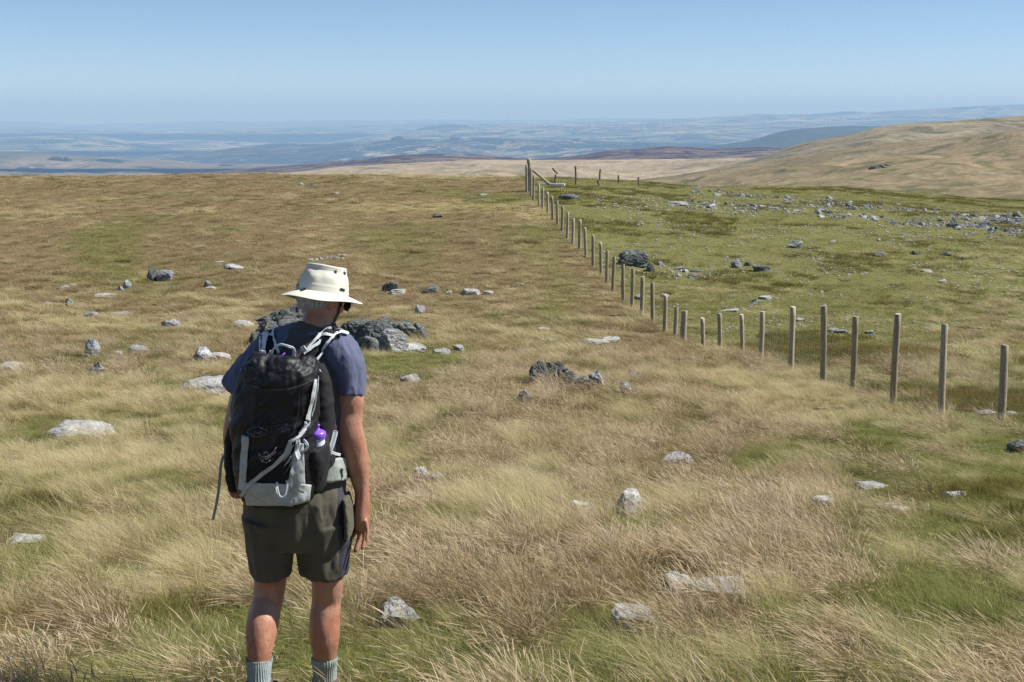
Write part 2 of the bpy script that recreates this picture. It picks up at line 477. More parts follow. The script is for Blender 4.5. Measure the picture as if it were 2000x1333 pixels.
far("far_hills", [(-1300, 262), (700, 256), (1000, 247), (1150, 240), (1250, 236), (1350, 232), (1430, 227), (1480, 222), (1540, 224), (1580, 222), (1640, 219), (1740, 218), (1850, 211), (1950, 206), (2000, 204), (2200, 198), (3300, 196)],
    16800, 14600, 262, 19000, -320, M_farm, 50, 1500, 101, rough_px=1.6)
far("far_hills", [(-1300, 248), (0, 250), (200, 256), (420, 252), (600, 248), (800, 243), (950, 240), (1100, 244), (3300, 248)],
    20500, 16000, 275, 23000, -330, M_farm, 70, 2200, 103, rough_px=2.0)
far("far_hills", [(-1300, 238), (0, 238), (60, 237), (150, 245), (230, 241), (300, 240), (420, 237), (480, 239), (560, 235), (700, 236), (850, 234), (1000, 235), (1200, 232), (1400, 231), (3300, 225)],
    29000, 21000, 268, 33000, -340, M_farm, 90, 3000, 107, rough_px=1.8)
# the low country under everything, out to the horizon
me = mkmesh("plain", [(-30000, -300, CAMZ - 345), (30000, -300, CAMZ - 345), (30000, 36000, CAMZ - 345), (-30000, 36000, CAMZ - 345)], [(0, 1, 2, 3)], mats=[M_farm])
tag(link("plain", me), kind='structure')

FV, FP, off = [], [], 0
for (o, P, q) in FAR[5:]:
    FV.append(P.reshape(-1, 3)); FP.append(q + off); off += P.shape[0] * P.shape[1]
FV = np.concatenate(FV); FP = np.concatenate(FP)
FBVH = BVHTree.FromPolygons(FV.tolist(), FP.tolist())
NV, NP, off = [], [], 0
for (o, P, q) in FAR[:5]:
    NV.append(P.reshape(-1, 3)); NP.append(q + off); off += P.shape[0] * P.shape[1]
HBVH = BVHTree.FromPolygons(np.concatenate(NV).tolist(), np.concatenate(NP).tolist())
# ------------------------------------------------------------------ woods + wind turbines far off
def forest_mat():
    t = NT("plantation"); p = t.pos()
    n = t.noise(p, 0.03, 6, 0.7)
    t.principled(t.ramp(n, [(0.3, (0.018, 0.028, 0.015)), (0.7, (0.05, 0.07, 0.035))]), 0.95, spec=0.02)
    return t.m
M_wood = forest_mat()
WOODS = [(115, 311, 46, 9), (214, 314, 50, 8), (45, 331, 30, 6), (75, 331, 26, 5), (258, 283, 34, 6), (290, 288, 60, 6), (455, 281, 24, 4), (492, 277, 18, 4), (440, 323, 30, 4),
         (70, 275, 130, 14), (775, 270, 28, 8), (815, 275, 54, 5), (894, 264, 28, 5), (890, 271, 24, 6), (865, 247, 100, 7), (950, 245, 56, 4), (1125, 274, 16, 6), (1160, 279, 30, 5),
         (1265, 284, 60, 14), (1110, 240, 60, 5), (1235, 270, 110, 4), (1350, 271, 70, 6), (60, 343, 100, 8), (1040, 290, 50, 9), (980, 262, 20, 3)]
for (px, py, w, h) in WOODS:
    c = FBVH.ray_cast(CAM, ray(px, py + h * 0.45), 60000)[0]
    if c is None: continue
    sc_ = pxm(px, py, c.y)
    hw = w * sc_ / 2; hh = h * sc_
    nx, ny = max(10, int(w * 0.9)), 8
    depth = hh * 2.2
    P = np.zeros((ny, nx, 3))
    for i in range(ny):
        for j in range(nx):
            u = (j / (nx - 1) - 0.5) * 2; v = i / (ny - 1)
            x = c.x + u * hw * (1 + 0.15 * math.sin(v * 5 + px)); y = c.y + v * depth
            g = FBVH.ray_cast(Vector((x, y, 3000)), Vector((0, 0, -1)), 8000)[0]
            z = g.z if g is not None else c.z
            edge = (1 - abs(u) ** 5) * (0.0 if i == 0 or i == ny - 1 else 1.0)
            P[i, j] = (x, y, z - 1 + edge * min(hh, 40) * (0.65 + 0.35 * float(noise3(j * 0.9, i * 0.9, px, 5))))
    me, _ = gridmesh("conifer_plantation", P, [M_wood], smooth=False)
    tag(link("conifer_plantation", me), kind='stuff')

M_white = plain("turbine_white", (0.82, 0.82, 0.80), 0.5, 0.03, 0.1, 0.0)
def turbine_meshes():
    v, f = [], []
    n = 8
    for k, (r, z) in enumerate(((2.1, 0), (1.7, 40), (1.2, 80))):
        for a in range(n): v.append((r * math.cos(a * 2 * math.pi / n), r * math.sin(a * 2 * math.pi / n), z))
    for k in range(2):
        for a in range(n): f.append((k * n + a, k * n + (a + 1) % n, (k + 1) * n + (a + 1) % n, (k + 1) * n + a))
    tower = mkmesh("tower", v, f, mats=[M_white])
    bm = bmesh.new()
    bmesh.ops.create_cube(bm, size=1, matrix=Matrix.Translation((0, 1.5, 81.5)) @ Matrix.Diagonal((3.6, 10, 3.8, 1)))
    bmesh.ops.bevel(bm, geom=bm.edges[:], offset=0.6, segments=2, affect='EDGES')
    nac = bpy.data.meshes.new("nacelle"); bm.to_mesh(nac); bm.free(); nac.materials.append(M_white)
    blades = []
    for b in range(3):
        a0 = math.radians(20 + 120 * b)
        v, f = [], []
        for (r, w, th) in ((1.2, 1.4, 1.2), (8, 3.4, .8), (22, 2.2, .5), (42, 0.5, .2)):
            for (sx, sy) in ((-.35, 0), (.15, -.5), (.65, 0), (.15, .5)):
                x, z = sx * w, r
                v.append((x * math.cos(a0) + z * math.sin(a0), -4.2 + sy * th, 81.5 - x * math.sin(a0) + z * math.cos(a0)))
        for k in range(3):
            for i in range(4): f.append((k * 4 + i, k * 4 + (i + 1) % 4, (k + 1) * 4 + (i + 1) % 4, (k + 1) * 4 + i))
        f.append((0, 1, 2, 3)); f.append((15, 14, 13, 12))
        blades.append(mkmesh("blade", v, f, mats=[M_white]))
    return tower, nac, blades
TW, NA, BL = turbine_meshes()
TURB = [(853, 249, 264), (919, 246, 259), (930, 245, 254), (984, 248, 258), (1021, 245, 259), (1033, 242, 252), (1065, 245, 259), (1090, 235, 254), (1114, 256, 266),
        (1146, 234, 247), (1156, 238, 250), (1164, 258, 269), (1148, 258, 267), (1175, 248, 260), (1209, 246, 261), (1261, 250, 263), (1259, 246, 257), (1301, 239, 250), (1291, 241, 252),
        (1310, 242, 252), (1340, 244, 253), (1365, 243, 252), (1380, 242, 252), (1420, 241, 250), (1470, 240, 249), (1498, 236, 246), (1516, 237, 246), (1540, 233, 244), (1552, 236, 246), (1560, 237, 248), (1570, 238, 248), (1622, 235, 245), (1613, 236, 245),
        (1389, 213, 228), (1443, 211, 227), (1480, 208, 222), (1488, 207, 222), (1799, 232, 240), (1815, 233, 241), (1839, 231, 240)]
_rr = random.Random(3)
for (px, pt, pb) in TURB:
    c = FBVH.ray_cast(CAM, ray(px, pb), 60000)[0]
    if c is None: continue
    o = empty("wind_turbine", c)
    hub = (pb - pt) * pxm(px, pb, c.y) * 0.85
    s = max(0.75, min(1.9, hub / 82))
    o.scale = (s, s, s)
    o.rotation_euler = (0, 0, _rr.uniform(-0.5, 0.5))
    tag(o, "tiny white three-bladed wind turbine standing on the hazy blue hills far off", "wind turbine", "wind turbines on the far hills")
    phase = _rr.uniform(0, 2)
    link("tower", TW).parent = o
    link("nacelle", NA).parent = o
    for b in BL:
        lb = link("blade", b); lb.parent = o
        m = Matrix.Translation((0, 0, 81.5)) @ Matrix.Rotation(phase, 4, 'Y') @ Matrix.Translation((0, 0, -81.5))
        lb.matrix_local = m

# ------------------------------------------------------------------ fence
def wood_mat(name, lo, hi):
    t = NT(name)
    p = t.pos()
    v = t.scalevec(p, (60, 60, 3.5))
    n = t.noise(v, 1.0, 6, 0.65, 0.5)
    n2 = t.noise(p, 3.0, 3, 0.5)
    oi = t.n('ShaderNodeObjectInfo').outputs['Random']
    c = t.ramp(n, [(0.30, [x * .3 for x in lo]), (0.42, lo), (0.70, hi)])
    n3 = t.noise(p, 22, 4, 0.6)
    c = t.mix(t.ramp(n3, [(0.58, 0.0), (0.68, 0.6)]), c, [x * .45 for x in lo])
    c = t.mix(t.math('MULTIPLY', n2, 0.5), c, (0.36, 0.31, 0.18), 'MIX')
    c = t.mix(0.35, c, t.ramp(oi, [(0, [x * .7 for x in lo]), (1, hi)]))
    t.principled(c, 0.85, n, 0.6, 0.006, 0.15)
    return t.m
M_post = wood_mat("weathered_post", (0.27, 0.225, 0.155), (0.52, 0.455, 0.34))
M_cut = wood_mat("sawn_top", (0.42, 0.39, 0.33), (0.62, 0.59, 0.52))
M_oldpost = wood_mat("old_post", (0.055, 0.045, 0.035), (0.13, 0.11, 0.085))
M_pale_wood = plain("bleached_timber", (0.78, 0.76, 0.71), 0.8, 0.06, 6)
M_wire = plain("fence_wire", (0.42, 0.42, 0.41), 0.5, 0.1, 20, 0.0)
M_wire.node_tree.nodes['Principled BSDF'].inputs['Metallic'].default_value = 0.6

def post_mesh(base, top, r, seed, n=12, name="post"):
    rs = np.random.RandomState(seed)
    ax = (top - base); L = ax.length; ax.normalize()
    s = ax.cross(Vector((0, 1, 0.01))).normalized(); u = s.cross(ax).normalized()
    K = 9
    v, f = [], []
    ph = rs.uniform(0, 6.28, 3); bend = rs.uniform(-.012, .012, 2)
    for k in range(K):
        tk = k / (K - 1)
        c = base.lerp(top, tk) + s * bend[0] * math.sin(tk * 3.1) + u * bend[1] * math.sin(tk * 3.1)
        rr = r * (1.06 - 0.08 * tk) * (1 + 0.03 * math.sin(tk * 9 + ph[0]))
        for a in range(n):
            th = a * 2 * math.pi / n
            q = rr * (1 + 0.04 * math.sin(3 * th + ph[1]) + 0.03 * math.sin(5 * th + ph[2] + tk * 2))
            v.append(c + (s * math.cos(th) + u * math.sin(th)) * q)
    for k in range(K - 1):
        for a in range(n): f.append((k * n + a, k * n + (a + 1) % n, (k + 1) * n + (a + 1) % n, (k + 1) * n + a))
    # chamfered sawn top
    b0 = (K - 1) * n
    c = top + ax * r * 0.12
    tilt = s * rs.uniform(-.15, .15) + u * rs.uniform(-.15, .15)
    for a in range(n):
        th = a * 2 * math.pi / n
        d = s * math.cos(th) + u * math.sin(th)
        v.append(c + d * r * 0.86 + ax * r * d.dot(tilt))
    v.append(c + ax * 0.003)
    for a in range(n):
        f.append((b0 + a, b0 + (a + 1) % n, b0 + n + (a + 1) % n, b0 + n + a))
        f.append((b0 + n + a, b0 + n + (a + 1) % n, b0 + 2 * n))
    me = mkmesh(name, v, f, mats=[M_post, M_cut])
    me.polygons.foreach_set('material_index', [0] * ((K - 1) * n) + [0, 1] * n)
    fl = [True] * ((K - 1) * n) + [False, False] * n
    me.polygons.foreach_set('use_smooth', fl)
    return me

fo = empty("post_and_wire_fence", (FX[1], FY[1], float(ground_z(FX[1], FY[1]))))
tag(fo, "long fence of weathered round wooden posts and wire crossing the moor", "fence")
TOPS = []
for i, (px, pt, w, Y) in enumerate(POSTS):
    top = at(px, pt, Y)
    lean = [0.0, 0.02, 0.045, 0.01, 0.01, 0.05, 0.01, 0.0][i] if i < 8 else R.uniform(-.04, .07)
    bx = top.x + lean
    bz = float(ground_z(bx, Y))
    base = Vector((bx, Y + R.uniform(-.03, .03), bz - 0.25))
    r = max(0.038, w * pxm(px, pt, Y) / 2)
    top.z = max(top.z, bz + 0.7)
    link("post", post_mesh(base, top, r, 100 + i), fo)
    TOPS.append((top, Vector((bx, Y, bz)), r))
# strainer post + diagonal brace at the far end
top = at(1033, 311, 69.5); bz = float(ground_z(top.x, 69.5))
link("strainer_post", post_mesh(Vector((top.x, 69.5, bz - .3)), top, 0.11, 71, name="strainer_post"), fo)
b0 = at(1037, 330, 69.4); b1 = at(1073, 360.5, 69.0)
link("brace", post_mesh(b1, b0, 0.075, 72, name="brace"), fo)
# wires
def tube_between(v, f, a, b, r, n=3):
    d = (b - a).normalized(); s = d.cross(Vector((.2, .3, 1))).normalized(); u = s.cross(d)
    o = len(v)
    for c in (a, b):
        for k in range(n): v.append(c + (s * math.cos(k * 6.283 / n) + u * math.sin(k * 6.283 / n)) * r)
    for k in range(n): f.append((o + k, o + (k + 1) % n, o + n + (k + 1) % n, o + n + k))
v, f = [], []
for i in range(len(TOPS) - 1):
    (t0, g0, r0), (t1, g1, r1) = TOPS[i], TOPS[i + 1]
    e0 = Vector((0, -r0, 0)); e1 = Vector((0, -r1, 0))
    rad = 0.0022
    for h in ((0.08, 0.2, 0.33, 0.47, 0.62, 0.78) if FY[i] < 32 else (0.2, 0.45, 0.78)):
        tube_between(v, f, g0 + e0 + Vector((0, 0, h)), g1 + e1 + Vector((0, 0, h)), rad)
    if FY[i] < 26:
        n = int((g1 - g0).length / 0.15)
        for k in range(1, n):
            c = (g0 + e0).lerp(g1 + e1, k / n)
            tube_between(v, f, c + Vector((0, 0, .05)), c + Vector((0, 0, 0.78)), 0.0019)
wm = link("wire_netting", mkmesh("wire_netting", v, f, mats=[M_wire]), fo)
wm["kind"] = "stuff"
# bleached timber lying at the brace foot
a = at(1052, 360.5, 69.3); b = at(1103, 360.5, 68.8)
bm = bmesh.new()
L = (b - a).length
bmesh.ops.create_cube(bm, size=1, matrix=Matrix.Diagonal((L, 0.16, 0.12, 1)))
bmesh.ops.bevel(bm, geom=bm.edges[:], offset=0.015, segments=2, affect='EDGES')
me = bpy.data.meshes.new("timber_beam"); bm.to_mesh(me); bm.free(); me.materials.append(M_pale_wood)
o = link("timber_beam", me); o.location = (a + b) / 2; o.rotation_euler = (0, 0, math.atan2(b.y - a.y, b.x - a.x))
o.location.z = max(o.location.z, float(ground_z(o.location.x, o.location.y)) + 0.12)
tag(o, "bleached white timber beam lying at the foot of the fence brace", "timber")
# old crooked posts on the crest
OLD = [("crooked", 1084, 329, 363, 74, "old dark fence post with a bent hooked top right of the brace"),
       ("plain", 1124, 325, 363, 75, "thin straight old post, tallest right of the bleached timber"),
       ("kink", 1169, 331, 364, 75, "dark old post with a broken leaning head on the crest"),
       ("plain", 1208, 343, 364, 80, "short faint old post on the skyline of the tan moor, left of the last one"),
       ("plain", 1247, 346, 368, 78, "last short dark post at the right end of the old row")]
for (kind, px, pt, pb, Y, lab) in OLD:
    top = at(px, pt, Y); base = at(px, pb, Y); base.z = min(base.z, float(ground_z(base.x, Y))) - 0.2
    r = 0.05
    if kind == "plain":
        pts = [(0, 0), (0.02, .5), (0, 1)]
    elif kind == "crooked":
        pts = [(0, 0), (0.0, .45), (0.03, .5), (0.02, .68), (0.12, .76), (0.02, .84), (-0.13, 1.0)]
    else:
        pts = [(0, 0), (0.02, .25), (-0.03, .45), (0.06, .5), (0.06, .75), (0.1, 1.0)]
    v, f = [], []
    n = 8
    H = top.z - base.z
    for k, (dx, tz) in enumerate(pts):
        for a_ in range(n):
            th = a_ * 6.2832 / n
            rr = r * (1.0 + 0.25 * math.sin(k * 2.1 + a_))
            v.append((top.x + dx * H + rr * math.cos(th), Y + rr * math.sin(th), base.z + H * tz + 0.02 * math.cos(th)))
    for k in range(len(pts) - 1):
        for a_ in range(n): f.append((k * n + a_, k * n + (a_ + 1) % n, (k + 1) * n + (a_ + 1) % n, (k + 1) * n + a_))
    f.append(tuple((len(pts) - 1) * n + a_ for a_ in range(n)))
    tag(link("old_post", mkmesh("old_post", v, f, mats=[M_oldpost], smooth=False)), lab, "post", "old posts on the crest")

# ------------------------------------------------------------------ rocks
def rock_mat(name, dark, mid, pale, lich, lo=0.52, hi=0.60):
    t = NT(name)
    p = t.pos()
    oi = t.n('ShaderNodeObjectInfo').outputs['Random']
    n1 = t.noise(p, 7, 8, 0.68)
    n2 = t.noise(p, 26, 6, 0.7)
    n3 = t.noise(p, 3.2, 5, 0.6, 0.4)
    vz = t.scalevec(p, (2.5, 2.5, 26))
    band = t.noise(vz, 1.0, 4, 0.6, 0.6)
    c = t.ramp(n1, [(0.30, dark), (0.48, mid), (0.70, pale)])
    c = t.mix(t.ramp(band, [(0.44, 0.65), (0.54, 0.0)]), c, dark)
    lf = t.math('ADD', t.math('MULTIPLY', n2, 0.55), t.math('MULTIPLY', n3, 0.45))
    c = t.mix(t.ramp(lf, [(lo, 0.0), (hi, 1.0)]), c, lich)
    c = t.mix(0.22, c, t.ramp(oi, [(0, dark), (0.5, mid), (1, pale)]))
    t.principled(c, 0.9, t.math('ADD', n2, t.math('MULTIPLY', band, 1.2)), 0.8, 0.02, 0.15)
    return t.m
M_rock = rock_mat("grey_rock", (0.10, 0.10, 0.105), (0.22, 0.225, 0.23), (0.36, 0.36, 0.355), (0.56, 0.56, 0.53))
M_rockd = rock_mat("dark_rock", (0.038, 0.041, 0.040), (0.098, 0.105, 0.10), (0.20, 0.21, 0.195), (0.36, 0.39, 0.34), 0.54, 0.62)
M_rockp = rock_mat("pale_rock", (0.17, 0.17, 0.166), (0.31, 0.306, 0.29), (0.42, 0.414, 0.39), (0.58, 0.57, 0.54), 0.50, 0.61)

_ICO = {}
def ico(sub):
    if sub not in _ICO:
        bm = bmesh.new(); bmesh.ops.create_icosphere(bm, subdivisions=sub, radius=1.0)
        _ICO[sub] = (np.array([v.co[:] for v in bm.verts]), [tuple(x.index for x in fc.verts) for fc in bm.faces]); bm.free()
    return _ICO[sub]

def rock_mesh(name, size, seed, sub=4, mat=None, cuts=9, strata=0.0, rough=0.10, peaked=0.0, dip=0.0, smooth=False, flat=0.0):
    """boulder: a ball cut by random planes, with bedding steps and broken relief; size = full extents"""
    rs = np.random.RandomState(seed)
    V, Fc = ico(sub)
    V = V.copy()
    for k in range(cuts):
        nrm = rs.normal(size=3); nrm /= np.linalg.norm(nrm)
        d = rs.uniform(0.45, 0.82)
        h = V @ nrm
        over = np.clip(h - d, 0, None)
        V -= np.outer(over * 0.93, nrm)
    if flat:
        nrm = np.array([rs.uniform(-.12, .12), rs.uniform(-.2, .05), 1.0]); nrm /= np.linalg.norm(nrm)
        V -= np.outer(np.clip(V @ nrm - flat, 0, None) * 0.9, nrm)
    V /= np.abs(V).max(0)
    if peaked:
        V[:, :2] *= (1 - peaked * np.clip((V[:, 2:3] + 1) / 2, 0, 1))
    nz = fbm(V[:, 0] * 1.7 + seed, V[:, 1] * 1.7, V[:, 2] * 1.7, 4, seed)
    rg = np.abs(fbm(V[:, 0] * 3.1, V[:, 1] * 3.1 + seed, V[:, 2] * 3.1, 3, seed + 3))
    V *= (1 + rough * nz - rough * 1.1 * (0.25 - np.clip(rg, 0, .25)) * 2)[:, None]
    if strata:
        c, s = math.cos(dip), math.sin(dip)
        b = V[:, 2] * c + V[:, 0] * s + 0.30 * noise3(V[:, 0] * 1.1, V[:, 1] * 1.1, seed, seed) + 0.10 * noise3(V[:, 0] * 3, V[:, 1] * 3, seed, seed + 2)
        bb = b * 3.6
        saw = np.abs((bb - np.floor(bb)) - 0.5) * 2
        st = (saw ** 3) * (0.6 + 0.4 * noise3(np.floor(bb), V[:, 1] * 1.2, V[:, 0] * 1.2, seed + 7))
        V[:, :2] *= (1 - strata * st)[:, None]
        V[:, 2] -= 0.3 * strata * st * np.sign(V[:, 2])
    V *= np.array(size) / 2.0
    return mkmesh(name, V, Fc, smooth=smooth, mats=[mat or M_rock])

ROCKS = []          # footprints used to keep the grass off: x, y, half width, half depth, show-through ahead
def put_rock(px, py, w, h, kind, label, seed=None, group=None, name="rock", depth=1.0, yaw=None, cat="rock", lift=0.0, clear=0.35, sub=4):
    """px,py: photo centre; w,h: visible extent in photo pixels"""
    seed = seed if seed is not None else int(px * 7 + py * 3)
    rs = np.random.RandomState(seed)
    g = ghit(px, py + h * 0.45)
    m = pxm(px, py, g.y)
    # on the moor side the stones stand in long grass: what shows is the part above it
    if lift == 0.0 and g.y < 34 and g.x < float(fence_x(g.y)):
        lift = 0.12 if g.y < 14 else 0.09
        if px > 1590 and 850 < py < 1150: lift = 0.03
        if px > 1200 and py > 1080: lift = 0.20 if py < 1150 else 0.12
        if px < 100 and py > 1000: lift = 0.02
        g = ghit(px, py + h * 0.45 + lift / m)
        m = pxm(px, py, g.y)
    W, H = w * m * (1.25 if lift else 1.0), h * m + lift * 0.7
    lift = 0.0
    par = dict(
        slab=dict(mat=M_rockp, cuts=10, strata=0.07, rough=0.17, flat=0.38, dip=.2), flat=dict(mat=M_rockp, cuts=9, rough=0.16, flat=0.4),
        grey=dict(mat=M_rock, cuts=11, strata=0.12, rough=0.18, dip=.3), dark=dict(mat=M_rockd, cuts=15, strata=0.10, rough=0.13, dip=0.35),
        block=dict(mat=M_rockp, cuts=12, strata=0.05, rough=0.08, flat=.6),
        peak=dict(mat=M_rock, cuts=11, strata=0.06, rough=0.12, peaked=0.45), darkpeak=dict(mat=M_rockd, cuts=11, strata=0.12, rough=0.16, peaked=0.4),
        jag=dict(mat=M_rockd, cuts=18, strata=0.15, rough=0.15, dip=0.6))[kind]
    # the stone goes on into the ground: build it higher than what shows and sink it
    bury = 0.45 if kind in ('slab', 'flat') else 0.3
    Ht = max(H, 0.05) / (1 - bury)
    D = max(W * 0.75 * depth, Ht * 0.8)
    me = rock_mesh(name, (W, D, Ht), seed, sub, **par)
    o = link(name, me)
    o.location = (g.x, g.y + D * 0.25, g.z + Ht * (0.5 - bury) + lift)
    o.rotation_euler = (rs.uniform(-.06, .10), rs.uniform(-.1, .1), rs.uniform(-.35, .35) if yaw is None else yaw)
    tag(o, label, cat, group)
    ROCKS.append((g.x, g.y + D * 0.25, W / 2, D / 2, clear))
    return o

# outcrop behind the hiker's head
oc = [(552, 628, 104, 60, 'jag'), (520, 646, 52, 52, 'jag'), (578, 640, 60, 44, 'dark'), (545, 664, 80, 36, 'dark'), (505, 658, 34, 30, 'jag')]
ocx = ghit(545, 665)
oo = empty("rock_outcrop", ocx); tag(oo, "dark layered rock outcrop left of the hiker's neck, mossy on top", "rock outcrop")
def outcrop_piece(parent, px, py, w, h, kind, seed, dy=0.0):
    o = put_rock(px, py, w, h, kind, None, seed=seed, cat=None, clear=0.25, sub=5)
    o.location.y += dy
    o.parent = parent; o.matrix_parent_inverse = Matrix.Translation(-parent.location)
    return o
for i, a in enumerate(oc): outcrop_piece(oo, *a, seed=900 + i, dy=(0.3, 0, .1, -.1, -.1)[i])
M_moss = plain("moss", (0.085, 0.080, 0.018), 0.95, 0.4, 25, 1.0, 0.02, 0.0)
mo = outcrop_piece(oo, 566, 604, 52, 16, 'slab', 917, 0.35)
mo.name = "moss_cushion"; mo.data.materials[0] = M_moss; mo.location.z = at(566, 606, mo.location.y).z
o2 = empty("rock_outcrop", ghit(740, 680)); tag(o2, "long low dark outcrop of tilted slabs right of the hiker's shoulder", "rock outcrop")
for i, a in enumerate([(690, 650, 66, 44, 'jag'), (735, 652, 84, 46, 'jag'), (760, 664, 70, 40, 'grey'), (780, 642, 74, 36, 'jag'), (812, 648, 44, 26, 'dark'), (715, 668, 60, 30, 'dark'), (752, 638, 50, 30, 'dark')]):
    outcrop_piece(o2, *a, seed=930 + i, dy=(.3, .2, -.1, .5, .5, -.1, .5)[i])
o3 = empty("rock_outcrop", ghit(1090, 742)); tag(o3, "small jagged dark outcrop standing alone in brown grass, mid-field", "rock outcrop")
for i, a in enumerate([(1052, 722, 36, 38, 'jag'), (1078, 716, 46, 34, 'jag'), (1096, 728, 60, 28, 'dark'), (1136, 738, 44, 20, 'grey'), (1166, 734, 26, 34, 'grey'), (1118, 738, 40, 20, 'dark')]):
    outcrop_piece(o3, *a, seed=960 + i, dy=(0, .1, 0, -.1, 0, 0)[i])
o4 = empty("rock_outcrop", ghit(1242, 516)); tag(o4, "big dark boulder heap just beyond the fence, with a side block", "rock outcrop")
for i, a in enumerate([(1243, 503, 58, 34, 'dark'), (1236, 510, 66, 24, 'dark'), (1216, 512, 26, 14, 'dark'), (1270, 521, 24, 18, 'darkpeak'), (1252, 512, 40, 20, 'jag'), (1288, 515, 20, 12, 'grey')]):
    outcrop_piece(o4, *a, seed=980 + i, dy=(.4, 0, 0, -.2, -.1, .2)[i])

